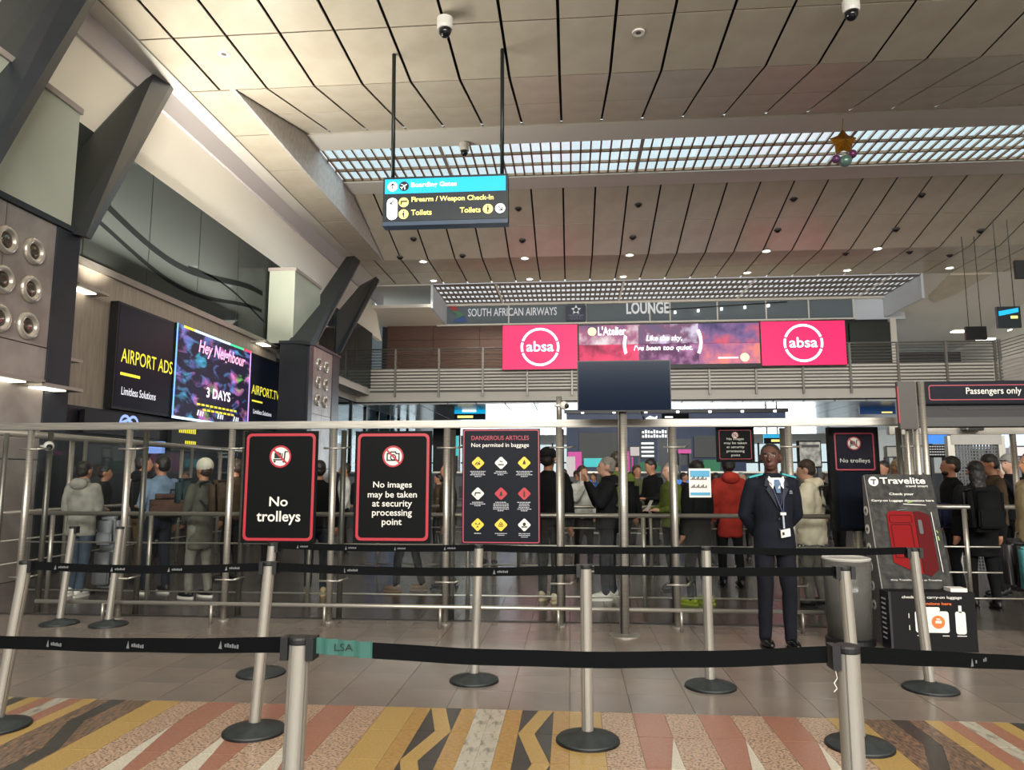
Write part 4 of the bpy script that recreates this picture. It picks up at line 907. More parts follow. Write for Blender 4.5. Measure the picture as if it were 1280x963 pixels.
# ------------------------------------------------------------------ shop front, kiosks and signs in the lower hall
def board(lab, x0, y0, x1, y1, Y, m, th=.1, name='shop_sign', cat='sign', hang=0, floor=False):
    if Y == 35.86: th = .12
    a, b_ = at_y(x0, y1, Y), at_y(x1, y0, Y); W, Hh = (b_.x - a.x) / 2, (b_.z - a.z) / 2
    z = (a.z + b_.z) / 2
    t = thing(name, lab, cat, ((a.x + b_.x) / 2, Y, z)); box('board', -W, W, 0, th, -Hh, Hh, m, t)
    if hang: [tube('hanger', (s * W * .6, th / 2, Hh), (s * W * .6, th / 2, hang - z), (.012 if Y < 30 else .03), black, t, 6) for s in (-1, 1)]
    if floor: [box('leg', s * W * .8 - .03, s * W * .8 + .03, 0, th, -z, -Hh, dark_steel, t) for s in (-1, 1)]
    return t, W, Hh
shopwhite = mat('shop_lit_white', (235, 240, 245), .4, emit=1.1); shopgrey = mat('shutter_grey', (96, 98, 100), .5); lit_teal = mat('lit_teal', (40, 170, 175), .4, emit=.9); lit_green = mat('shop_green', (40, 120, 84), .5, emit=.3)
lit_pink = mat('lit_pink', (196, 70, 150), .5, emit=.6); litb = mat('lit_blue', (40, 110, 200), .5, emit=.7); bluedim = mat('dim_navy', (26, 34, 56), .4)
t, W, Hh = board('hanging blue and yellow direction sign seen above the dangerous articles notice', 568, 510, 607, 525, 37.5, mat('lit_cyan'), hang=4.98)
box('lower_band', -W, W, -.02, 0, -Hh, 0, signnavy, t); flat('yellow_print', [rect(-W * .8, W * .2, -Hh * .7, -Hh * .3)], sy, t, y=-.03); flat('white_print', [rect(-W * .5, W * .4, Hh * .3, Hh * .7)], sw, t, y=-.03)
t, W, Hh = board('hanging blue direction sign seen left of the gate post', 1075, 506, 1119, 518, 37.5, mat('deep_blue_sign', (30, 70, 120), .4, emit=.3), hang=4.98)
flat('yellow_print', [rect(W * .2, W * .8, -Hh * .8, -Hh * .5)], sy, t, y=-.03)
t, W, Hh = board('small hanging yellow and blue sign behind the guard head', 955, 543, 977, 555, 36.6, mat('lit_cyan'), hang=4.98); box('lower_band', -W, W, -.02, 0, -Hh, .05, signnavy, t); flat('yellow_print', [rect(-W * .2, W * .8, -Hh * .6, -Hh * .1)], sy, t, y=-.03)
board('rolled-down grey slatted shutter of a closed shop left of the monitor pole', 724, 541, 771, 576, 35.86, shopgrey, name='roller_shutter', cat='shutter')
board('rolled-down grey slatted shutter behind the small no-images notice', 868, 545, 900, 572, 35.86, shopgrey, name='roller_shutter', cat='shutter')
t, W, Hh = board('white fish-shaped emblem panel on the blue shop wall', 806, 519, 822, 528, 35.9, mat('shop_blue'), th=.1); flat('fish_emblem', [[(-W * .9, 0), (-W * .2, Hh * .8), (W * .5, Hh * .3), (W * .95, Hh * .8), (W * .85, -Hh * .6), (W * .3, -Hh * .3), (-W * .4, -Hh * .6)]], shopwhite, t, y=-.02)
t, W, Hh = board('dark menu board at the right side of the blue shop wall', 828, 517, 861, 531, 35.9, signblack, th=.1); flat('white_print', [rect(-W * .8, -W * .2, Hh * .2, Hh * .5)], sw, t, y=-.02)
for lab, x0, x1, y0, y1, n in (('lit white lettering panel of a pharmacy on the blue wall', 801, 836, 538, 549, 2), ('lit menu board with pale rows under the pharmacy lettering', 801, 818, 552, 573, 4)):
    t, W, Hh = board(lab, x0, y0, x1, y1, 35.9, bluedim, th=.1)
    for k in range(n): 
        z = Hh - (k + .7) * 2 * Hh / n; flat('lit_row', [rect(-W * .9, W * .9, z, z + Hh / n * .9)] if n > 2 else [rect(-W * .9 + i * W * .2, -W * .76 + i * W * .2, z, z + Hh / n * (1 + .3 * ((i * 5) % 3))) for i in range(9)], shopwhite, t, y=-.02)
for args in (('pink and white poster stand near the closed shop', 710, 565, 727, 590, 25, lit_pink), ('white price poster left of the man holding a phone', 708, 571, 719, 598, 22, mat('poster_white', (210, 200, 205), .5, emit=.3)),
             ('teal lit screen behind the man holding a phone', 730, 573, 760, 584, 28, lit_teal), ('framed white poster under the blank monitor', 787, 558, 800, 571, 24, mat('poster_white')),
             ('magenta lit panel below the framed poster', 784, 562, 792, 592, 27, lit_pink), ('dark advertising panel right of the pharmacy boards', 823, 549, 864, 582, 24, bluedim),
             ('magenta lit strip above the dark advertising panel', 848, 562, 864, 567, 23.8, lit_pink), ('green counter front beyond the queue', 800, 578, 826, 600, 30, lit_green),
             ('bright green counter with white top right of the printed sheet', 880, 575, 900, 592, 30, lit_green), ('turquoise lit panel left of the dangerous articles notice', 565, 545, 573, 570, 30, lit_teal),
             ('blue lit panel at far right beyond the gate', 1161, 538, 1190, 555, 16, litb), ('black menu board with dim text beyond the gate', 1157, 556, 1184, 572, 14.5, signblack),
             ('framed white notice at the far right edge beyond the gate', 1266, 558, 1282, 571, 14, mat('poster_white')), ('bright blue screen among the passengers in the left corridor', 184, 552, 203, 567, 13, mat('screen_pale_blue', (120, 150, 220), .5, emit=.8)), ('pale blue gridded panel right of the No trolleys notice', 397, 546, 411, 576, 24, mat('grid_pale_blue', (150, 175, 205), .5, emit=.5)), ('plain blue lit panel at the far right edge', 1248, 539, 1290, 560, 18, mat('pale_lit', (190, 205, 225), .5, emit=.7)),
             ('small framed sign on the glass between the totem and the gate', 1108, 558, 1122, 572, 13, mat('poster_grey', (150, 148, 145), .5)), ('dark framed newspaper poster behind the woman in cream', 999, 551, 1026, 585, 12.5, signblack)):
    t, W, Hh = board(*args, floor=True, name='poster_panel')
    if 'newspaper' in args[0]: box('paper', -W * .9, W * .9, -.01, 0, -Hh * .9, Hh * .9, mat('newsprint', (176, 176, 172), .6, rgb2=(90, 92, 94), noise_scale=9), t); flat('headline', [rect(-W * .8, W * .8, Hh * .5, Hh * .7)], black, t, y=-.015)
    if 'framed' in args[0] and 'news' not in args[0]: flat('frame', [(rect(-W * 1.08, W * 1.08, -Hh * 1.08, Hh * 1.08), rect(-W * .85, W * .85, -Hh * .85, Hh * .85))], black, t, y=-.01)
    if 'dim text' in args[0]:
        for k in range(4): o = flat('text_row', [rect(-W * .85 + i * W * .22, -W * .85 + i * W * .22 + W * .16, Hh * (.6 - .42 * k), Hh * (.78 - .42 * k)) for i in range(8)], mat('caption_grey', (170, 172, 178), .5), t, y=-.01); o['kind'] = 'stuff'
# perforated shutter gate (right)
a, b_ = at_y(1194, 650, 12), at_y(1249, 545, 12); W = (b_.x - a.x) / 2
t = thing('perforated_gate', 'grey perforated metal shutter in a steel frame beyond the right-hand gate', 'shutter', ((a.x + b_.x) / 2, 12, 0))
for s in (-1, 1): box('frame_post', s * W - .05, s * W + .05, -.05, .05, 0, b_.z, steel_rail, t)
box('frame_head', -W, W, -.06, .06, b_.z - .14, b_.z + .02, mat('light_grey_paint', (150, 148, 144), .5), t)
bm = bmesh.new()
for i in range(15): b_box(bm, -W + .05 + i * (2 * W - .1) / 14 - .012, -W + .05 + i * (2 * W - .1) / 14 + .012, -.01, .01, 0, b_.z - .14)
for k in range(42): b_box(bm, -W, W, -.012, .012, k * .05, k * .05 + .022)
o = bmobj('perforated_sheet', bm, mat('sheet_grey', (86, 88, 90), .4, .5), t); o['kind'] = 'stuff'
board('pale lit patch panel directly behind the perforated shutter', 1217, 549, 1238, 561, 13, mat('pale_lit'), name='poster_panel', floor=True)
# upper right hall: hanging screens
t, W, Hh = board('hanging blue and yellow gate sign high on the right side', 1248, 383, 1275, 410, 24, mat('sign_casing'), hang=9.9, name='direction_sign')
flat('blue_band', [[(-W * .9, Hh * .1), (W * .8, Hh * .45), (W * .8, Hh * .85), (-W * .9, Hh * .55)]], mat('lit_cyan'), t, y=-.02); flat('yellow_print', [rect(W * .1, W * .7, -Hh * .15, Hh * .1)], sy, t, y=-.02)
board('dark angled hanging monitor high on the right side', 1208, 408, 1233, 425, 26, black, name='hanging_monitor', cat='screen', hang=10)
board('black speaker box at the right edge under the ceiling', 1271, 325, 1290, 348, 20, black, name='hanging_speaker', cat='speaker')
for i, (px, py) in enumerate(((1046, 334 + 81), (1200, 414), (1272, 412), (1232, 424))):
    p = at_y(px, py, 40); t = thing('soffit_light', ['small lit lamp over the right balcony near its dark door', 'small lit lamp left of the angled hanging monitor', 'bright lit lamp at the right edge below the hanging sign', 'pair of warm lamps right of the angled monitor'][i], 'light', p); box('lens', -.4, .4, -.2, .2, -.05, .0, mat('downlight_glow'), t); box('bezel', -.45, .45, -.22, .22, 0, .06, whitepl, t)

# ------------------------------------------------------------------ belt stanchions
stanch_n = 0
def stanchion(label, x, y, tilt=0, cass=(), rz=0, h=.985):
    t = thing('belt_stanchion', label, 'stanchion', (x, y, 0), rz); t.rotation_euler[1] = 0
    bm = bmesh.new(); b_lathe(bm, [(.178, 0), (.180, .012), (.172, .02), (.06, .045), (.045, .06), (0, .06)], 40); o = bmobj('base', bm, rubber, t, smooth=False)
    for p in o.data.polygons: p.use_smooth = abs(p.normal.z) > .3 and abs(p.normal.z) < .99
    bm = bmesh.new(); b_lathe(bm, [(.183, 0), (.183, .010)], 40); bmobj('base_ring', bm, black, t)
    R = .034; prof = []
    for k in range(4):
        a0 = k * PI / 2 + PI / 4 + .35
        for i in range(9): a = a0 + (PI / 2 - .14) * i / 8; prof.append((R * math.cos(a), R * math.sin(a)))
        a = a0 + PI / 2 - .12; prof += [(R * .8 * math.cos(a), R * .8 * math.sin(a)), (R * .8 * math.cos(a + .10), R * .8 * math.sin(a + .10))]
    top = Vector((tilt, 0, h - .02)); n = len(prof); bm = bmesh.new()
    A = [bm.verts.new((px, py, .055)) for px, py in prof]; B = [bm.verts.new((px + top.x, py, top.z)) for px, py in prof]
    for i in range(n): bm.faces.new((A[i], A[(i + 1) % n], B[(i + 1) % n], B[i]))
    bm.faces.new(B); bmobj('pole', bm, alu, t)
    bm = bmesh.new(); b_lathe(bm, [(.036, h - .022), (.038, h - .018), (.038, h - .006), (.034, h), (0, h)], 24, (tilt, 0, 0)); bmobj('cap', bm, black, t)
    for ang in cass:
        c, s = math.cos(ang), math.sin(ang); o = box('belt_cassette', -.012, .012, -.03, .03, -.05, .02, black, t); o.location = (tilt + c * .042, s * .042, h - .035); o.rotation_euler = (0, 0, ang)
    return t
ST = dict(near_l=(-.90, 2.36, .02, 'nearest stanchion with green belt end, cut by the bottom edge of the photo', (PI, 0)),
          near_r=(.845, 2.38, -.0, 'nearest stanchion at the bottom right, where the black belt turns a corner', (PI,)),
          a=(.084, 4.36, 0, 'stanchion whose foot stands on the yellow stone strips at the centre', (PI,)),
          e=(1.60, 4.40, -.03, 'stanchion standing right behind the corner stanchion, by the clear bin', (PI, 0)),
          f=(-1.88, 4.35, .05, 'front one of the two stanchions in line with the big No trolleys notice', (PI, 0)),
          h=(-3.46, 4.30, .10, 'stanchion at the left edge of the photo on the stone border', (0,)),
          b=(-.725, 5.52, .03, 'stanchion on grey tiles under the dangerous articles notice', ()),
          c=(.987, 5.50, 0, 'stanchion on grey tiles just left of the guard', ()),
          d=(2.53, 5.56, -.05, 'stanchion in front of the suitcase display', (PI, 0)),
          g=(-2.38, 5.58, .05, 'rear one of the two stanchions in line with the big No trolleys notice', (0,)),
          i=(-4.70, 7.22, .06, 'stanchion close to the second barrier post from the left', ()),
          j=(-5.24, 7.24, .07, 'leftmost stanchion near the barrier in front of the grey jacket', (0,)))
for k, (x, y, tl, lab, cs) in ST.items(): stanchion(lab, x, y, tl, cs)
def belt(label, A, B, sag=.02, marks=0, w_=.05, twist=0):
    A, B = Vector(A), Vector(B); n = 24; mid = (A + B) / 2; d = (B - A); d.z = 0; d.normalize(); nrm = Vector((-d.y, d.x, 0))
    bm = bmesh.new(); V = []
    def P(t): return A.lerp(B, t) - Vector((0, 0, sag * 4 * t * (1 - t))) - mid
    for i in range(n + 1):
        p = P(i / n); wv = nrm * (.004 * math.sin(i * .9))
        V.append([bm.verts.new(p + wv + nrm * s + Vector((0, 0, z))) for s in (-.001, .001) for z in (-w_ / 2, w_ / 2)])
    for p, q in zip(V, V[1:]):
        for a, b_ in ((0, 1), (2, 3), (0, 2), (1, 3)): bm.faces.new((p[a], q[a], q[b_], p[b_]))
    bm.faces.new((V[0][0], V[0][1], V[0][3], V[0][2])); bm.faces.new((V[-1][0], V[-1][1], V[-1][3], V[-1][2]))
    o = bmobj('belt', bm, tapemat, None, mid); tag(o, label, 'belt')
    if marks:
        L_ = (B - A).length; k = int(L_ / marks)
        for i in range(k):
            t = (i + .5) / k; p = P(t); p = A.lerp(B, t) - Vector((0, 0, sag * 4 * t * (1 - t))) - mid
            sh = [[(-.045, -.014), (-.030, -.014), (-.036, .012)]] + [rect(-.018 + q * .011, -.010 + q * .011, -.006, .004 + .003 * (q % 2)) for q in range(6)]
            m_ = flat('printed_mark', sh, mat('print_grey', (92, 94, 96), .6), o, y=-.0045, t=.001); m_.location = p; m_.rotation_euler = (0, 0, math.atan2(d.y, d.x)); m_['kind'] = 'stuff'
    return o
def topof(k, dx=0, z=.955): x, y, tl, *_ = ST[k]; return (x + tl + dx, y, z)
belt('near black belt leaving the photo at the left', at_y(-60, 800, 3.0), topof('near_l', -.06, .957), .01, .42)
belt('near black belt sagging between the two nearest stanchions', (ST['near_l'][0] + .02 + .24, 2.36, .945), topof('near_r', -.06, .955), .022)
gb = belt('short green end of the near belt with handwritten letters LSA', topof('near_l', .055, .957), (ST['near_l'][0] + .02 + .24, 2.36, .945), .0)
gb.data.materials.clear(); gb.data.materials.append(mat('green_tape', (38, 82, 74), .7)); text('LSA', 0, .004, .06, .022, black, gb, y=-.008, bold=-.005); 
belt('near black belt leaving the photo at the right', topof('near_r', .04, .955), at_y(1340, 832, 3.0), .0, .8)
belt('middle belt from the left edge stanchion to the stanchion before the No trolleys notice', topof('h', .05), topof('f', -.05), .02, .32)
belt('middle belt between the No trolleys stanchion and the central stanchion', topof('f', .05), topof('a', -.05), .02, .9)
belt('middle belt from the central stanchion to the clear bin stanchion', topof('a', .05), topof('e', -.05), .005)
belt('far belt starting under the No trolleys notice', topof('g', .05, .965), topof('b', -.03, .965), .012, .34)
belt('far belt between the notice stanchion and the guard stanchion', topof('b', .03, .965), topof('c', -.03, .965), .012)
belt('far belt passing in front of the guard to the suitcase display', topof('c', .03, .965), topof('d', -.05, .965), .012)

# ------------------------------------------------------------------ luggage gauge display and bin
tx = at_z(1158, 812, 0)
t = thing('luggage_display', 'tall Travelite luggage gauge display with a big red suitcase picture', 'display', (tx.x, 6.85, 0)); 
CR = mat('display_charcoal', (16, 16, 17), .55, rgb2=(50, 49, 46), noise_scale=16, spec=.2); grey = mat('display_grey', (92, 89, 88), .5)
zb, zt = .50, 1.52; W = .30
def fr(x, z, d=0):      # point on the leaning front board
    k = (z - zb) / (zt - zb); return Vector((x, .05 + .24 * k - d, z))
bm = bmesh.new()
A = [bm.verts.new(fr(x, z)) for x, z in ((-W, zb), (W, zb), (W + .0, zt), (-W, zt))]; B = [bm.verts.new(fr(x, z) + Vector((0, .02, 0))) for x, z in ((-W, zb), (W, zb), (W, zt), (-W, zt))]
bm.faces.new(A); bm.faces.new(B[::-1])
for i in range(4): bm.faces.new((A[i], A[(i + 1) % 4], B[(i + 1) % 4], B[i]))
bmobj('front_board', bm, CR, t)
lean = math.atan2(.24, zt - zb)
def onboard(o, x, z, d=.004): o.location = fr(x, z, d); o.rotation_euler = (-lean, 0, 0)
def bflat(name, shapes, m, x, z, d=.004): o = flat(name, shapes, m, t, y=-.002, t=.002); onboard(o, x, z, d); return o
BT = []
def btext(s, x, z, w_, h_, m, d=.006, **k): o = text(s, 0, 0, w_, h_, m, t, y=0, **k); BT.append((len(TEXTS) - 1, x, z, d)); return o
bflat('logo_disc', [circ(0, 0, .045)], signwhite, -.235, 1.455); bflat('logo_letter', [bar2(-.026, .016, .026, .016, .012), bar2(.004, .014, -.004, -.03, .012)], black, -.235, 1.455, .008)
btext('Travelite', .03, 1.462, .41, .062, signwhite, bold=.02); btext('travel smart', .15, 1.412, .20, .022, signwhite, bold=.01)
btext('Check your', 0, 1.335, .22, .030, signwhite, bold=.015); btext('Carry-on Luggage dimensions here', 0, 1.275, .56, .026, signwhite, bold=.015); btext('shop Travelite online at Travelite', 0, .575, .44, .018, signwhite)
redc = mat('case_red', (112, 6, 9), .6, spec=.1); redd = mat('case_dark_red', (72, 4, 7), .6, spec=.1)
bflat('case_front', [[(-.17, -.20), (-.165, .24), (-.13, .27), (.06, .265), (.075, .24), (.075, -.30), (.04, -.30)]], redc, 0, .92, .006)
bflat('case_side', [[(.08, -.30), (.08, .265), (.12, .27), (.205, .24), (.215, .2), (.215, -.26), (.14, -.32)]], redd, 0, .92, .006)
bflat('case_pocket', [(rrect(-.145, .04, -.16, .15, .02), rrect(-.137, .032, -.152, .142, .016)), (rrect(-.150, .055, .16, .235, .02), rrect(-.144, .049, .166, .229, .016))], redd, 0, .92, .010)
bflat('case_grip', [rrect(.10, .135, .06, .19, .012)], black, 0, .92, .011); bflat('case_handle', [bar2(-.07, .275, .03, .29, .012), bar2(-.05, .30, .02, .305, .006)], black, 0, .92, .008)
wf = bflat('measure_line', [bar2(-.0, .335, .2, .325, .006), bar2(.235, .26, .245, -.28, .005)], signwhite, 0, .92, .006); bflat('leaf_print', [bar2(.04, .35, .09, .36, .012), bar2(.255, .04, .26, .0, .014), bar2(.25, .09, .262, .07, .01)], mat('leaf_green', (110, 140, 50), .5), 0, .92, .007)
# side panel in light grey with round icons
bm = bmesh.new(); P = [(-W - .01, .03, 0), (-W - .01, .35, 0), (-W - .01, .34, zt - .01), (-W - .01, .30, zt - .01), (-W - .01, .05, zb)]
A = [bm.verts.new(p) for p in P]; B = [bm.verts.new((p[0] + .012, p[1], p[2])) for p in P]; bm.faces.new(A); bm.faces.new(B[::-1])
for i in range(5): bm.faces.new((A[i], A[(i + 1) % 5], B[(i + 1) % 5], B[i]))
bmobj('side_panel', bm, grey, t)
bm = bmesh.new(); P = [(W - .01, .03, 0), (W - .01, .35, 0), (W - .01, .34, zt - .01), (W - .01, .30, zt - .01), (W - .01, .07, zb)]
A = [bm.verts.new(p) for p in P]; B = [bm.verts.new((p[0] - .012, p[1], p[2])) for p in P]; bm.faces.new(A); bm.faces.new(B[::-1])
for i in range(5): bm.faces.new((A[i], A[(i + 1) % 5], B[(i + 1) % 5], B[i]))
bmobj('side_panel', bm, grey, t)
for k in range(6):
    z = 1.18 - k * .17; y = .29
    o = flat('round_icon', [circ(0, 0, .045, 18)], signwhite, t, y=0, t=.002); o.location = (-W - .014, y - k * .012, z); o.rotation_euler = (0, 0, -PI / 2)
    o2 = flat('icon_symbol', [bar2(-.02, 0, .02, .0, .012), bar2(0, -.025, 0, .02, .010)], black, t, y=-.002, t=.002); o2.location = (-W - .015, y - k * .012, z); o2.rotation_euler = (0, 0, -PI / 2)
lw_ = .33
box('gauge_box', -lw_ + .02, lw_ + .06, -.13, .05, .0, .50, mat('gauge_black', (9, 9, 12), .5, spec=.2), t); box('box_side_trim', -lw_ + .0, -lw_ + .02, -.13, .05, 0, .50, mat('gauge_side', (28, 28, 34), .4), t)
box('clear_flap', lw_ - .12, lw_ + .02, -.10, .02, .50, .53, signwhite, t)
OR = mat('print_orange', (214, 104, 48), .5)
text('check your carry-on luggage', .03, .455, .50, .030, signwhite, t, y=-.136, bold=.012); text('dimensions here', .04, .405, .30, .024, OR, t, y=-.136, bold=.012)
flat('case_outline', [rrect(-.12, .16, .16, .34, .02), rrect(-.04, .09, .34, .375, .012)], signwhite, t, y=-.136); flat('size_disc', [circ(.07, .25, .055)], OR, t, y=-.139); flat('case_outline', [rrect(.215, .30, .15, .34, .02), rect(.245, .27, .33, .39)], signwhite, t, y=-.136)
flat('case_symbol', [rect(.045, .095, .24, .262), bar2(.055, .275, .085, .275, .01)], signwhite, t, y=-.142)
for (x0_, z0_, x1_, z1_) in ((-.17, .18, -.17, .22), (-.17, .28, -.17, .32), (-.11, .135, -.05, .135), (.10, .135, .155, .135), (.22, .135, .30, .135)): flat('dimension_arrow', [bar2(x0_, z0_, x1_, z1_, .006)], signwhite, t, y=-.136)
for k in range(9): o = flat('side_print', [rect(-.06 + .0, .03 - .008 * (k % 3), .42 - k * .042, .435 - k * .042)], mat('caption_grey'), t, y=0, t=.001); o.location = (-lw_ - .002, -.04, 0); o.rotation_euler = (0, 0, -PI / 2); o['kind'] = 'stuff'
# clear round bin
bx_ = at_z(1061, 803, 0)
t = thing('clear_bin', 'clear plastic round litter bin with a liner between the guard and the suitcase display', 'bin', (bx_.x, 7.0, 0))
bm = bmesh.new(); b_lathe(bm, [(.19, .05), (.205, .74)], 36); bmobj('clear_shell', bm, glassmat('bin_plastic', (190, 190, 186), .12, body=(120, 118, 114), bodyf=.35), t, smooth=True)
bm = bmesh.new(); b_lathe(bm, [(.175, .06), (.185, .60), (.19, .70), (.17, .62), (.16, .1)], 30); o = bmobj('bin_liner', bm, mat('liner_grey', (90, 90, 88), .35, bump=.6, noise_scale=16), t, smooth=True)
bm = bmesh.new(); b_lathe(bm, [(.205, .74), (.213, .755), (.205, .765), (.197, .755)], 36); bmobj('rim', bm, mat('rim_grey', (170, 168, 162), .4), t)
bm = bmesh.new(); b_lathe(bm, [(.21, 0), (.21, .05), (.19, .06), (0, .06)], 36); bmobj('base', bm, black, t)

# baggage scanners and counters behind the queue
def scanner(label, x, y, w_=2.0, rz=0):
    t = thing('baggage_scanner', label, 'scanner', (x, y, 0), rz); body = mat('scanner_grey', (70, 74, 80), .5); dkb = mat('scanner_dark', (30, 33, 40), .5)
    box('tunnel', -w_ * .28, w_ * .28, -.45, .45, .55, 1.5, body, t, bev=.03); box('tunnel_mouth', -w_ * .2, w_ * .2, -.46, -.45, .75, 1.2, black, t)
    box('belt_bed', -w_ * .6, w_ * .6, -.38, .38, .62, .72, dkb, t); box('plinth', -w_ * .5, w_ * .5, -.36, .36, 0, .62, dkb, t); box('control_screen', w_ * .30, w_ * .48, -.05, .0, 1.1, 1.4, litb, t)
    tube('screen_arm', (w_ * .39, -.02, .7), (w_ * .39, -.02, 1.12), .02, black, t, 8)
for i, (x, y, n_) in enumerate(((-6.2, 21.5, 'inside the left corridor'), (-3.0, 23, 'behind the No trolleys notice'), (-.4, 21.8, 'behind the dangerous articles notice'), (2.6, 23.5, 'behind the grey-haired man with the phone'), (5.4, 22.4, 'behind the guard'), (8.4, 23.6, 'behind the totem display'), (11.6, 21.8, 'beyond the right-hand gate'))):
    scanner('grey baggage X-ray scanner ' + n_, x, y, 2.4)
t = thing('partition', 'dark low partition wall behind the baggage scanners', 'partition', (2, 26, 0))
for i in range(14): box('partition_panel', -12 + i * 1.7, -12 + i * 1.7 + 1.68, 0, .08, .05, 1.62, mat('partition_grey', (40, 44, 52), .5), t)
box('partition_cap', -12, 11.8, -.02, .1, 1.62, 1.68, steel_rail, t)

bm = bmesh.new(); c0 = Vector((.80, 2.36, .91)); P = [c0, c0 + Vector((.004, 0, -.02)), c0 + Vector((-.006, 0, -.034)), c0 + Vector((.002, 0, -.05)), c0 + Vector((-.008, 0, -.06))]
b_tube(bm, P[0], P[1], .0012, n=6); b_tube(bm, P[1], P[2], .0012, n=6); b_tube(bm, P[2], P[3], .0012, n=6); b_tube(bm, P[3], P[4], .0012, n=6)
tag(bmobj('thread', bm, signwhite), 'loose white thread hanging from the belt by the corner stanchion', 'thread')

# ------------------------------------------------------------------ people
def b_ball(bm, c, r, M=None, u=14, v=9):
    c = Vector(c); R_ = []
    for j in range(v + 1):
        th = PI * j / v; rr_ = math.sin(th); z = math.cos(th)
        L_ = [(rr_ * math.cos(2 * PI * i / u), rr_ * math.sin(2 * PI * i / u), z) for i in range(u)] if 0 < j < v else [(0, 0, z)]
        L_ = [Vector((p[0] * r[0], p[1] * r[1], p[2] * r[2])) + c for p in L_]
        R_.append([bm.verts.new(M @ p if M else p) for p in L_])
    for A_, B_ in zip(R_, R_[1:]):
        for i in range(u):
            k_ = (i + 1) % u
            if len(A_) == 1: bm.faces.new((A_[0], B_[i], B_[k_]))
            elif len(B_) == 1: bm.faces.new((A_[i], B_[0], A_[k_]))
            else: bm.faces.new((A_[i], B_[i], B_[k_], A_[k_]))
def b_limb(bm, pts, rads, n=12, flat_=1):
    for a, b_, r0, r1 in zip(pts, pts[1:], rads, rads[1:]): b_tube(bm, a, b_, r0, r1, n)
    for p, r in zip(pts, rads): b_ball(bm, p, (r, r, r), None, 10, 7)
def b_rings(bm, rings, n=20):
    R = [[bm.verts.new((cx + rx * math.cos(2 * PI * i / n), cy + ry * math.sin(2 * PI * i / n), z)) for i in range(n)] for z, rx, ry, cx, cy in rings]
    for A, B in zip(R, R[1:]):
        for i in range(n): bm.faces.new((A[i], A[(i + 1) % n], B[(i + 1) % n], B[i]))
    bm.faces.new(R[0][::-1]); bm.faces.new(R[-1])
def soft(name, bm, m, par, vox=.016, sm=3, nz=None):
    o = bmobj(name, bm, m, par, smooth=True)
    md = o.modifiers.new('r', 'REMESH'); md.mode = 'VOXEL'; md.voxel_size = vox; md.use_smooth_shade = True
    if sm: s = o.modifiers.new('s', 'SMOOTH'); s.factor = .5; s.iterations = sm
    LAZY.append((o, sm, nz)); return o
ARMS = dict(down=((.235, .02, 1.13), (.245, -.05, .88), (0, -.15, -1)), behind=((.245, .07, 1.14), (.10, .17, .95), (-.8, .1, -.5)),
            front=((.24, .0, 1.13), (.13, -.24, 1.10), (-.3, -1, .1)), phone=((.21, -.10, 1.18), (.08, -.24, 1.44), (0, -.25, 1)),
            low=((.22, -.02, 1.12), (.12, -.18, .95), (-.4, -.6, -.5)), pocket=((.27, .04, 1.12), (.21, -.08, .94), (-.2, -.3, -1)))
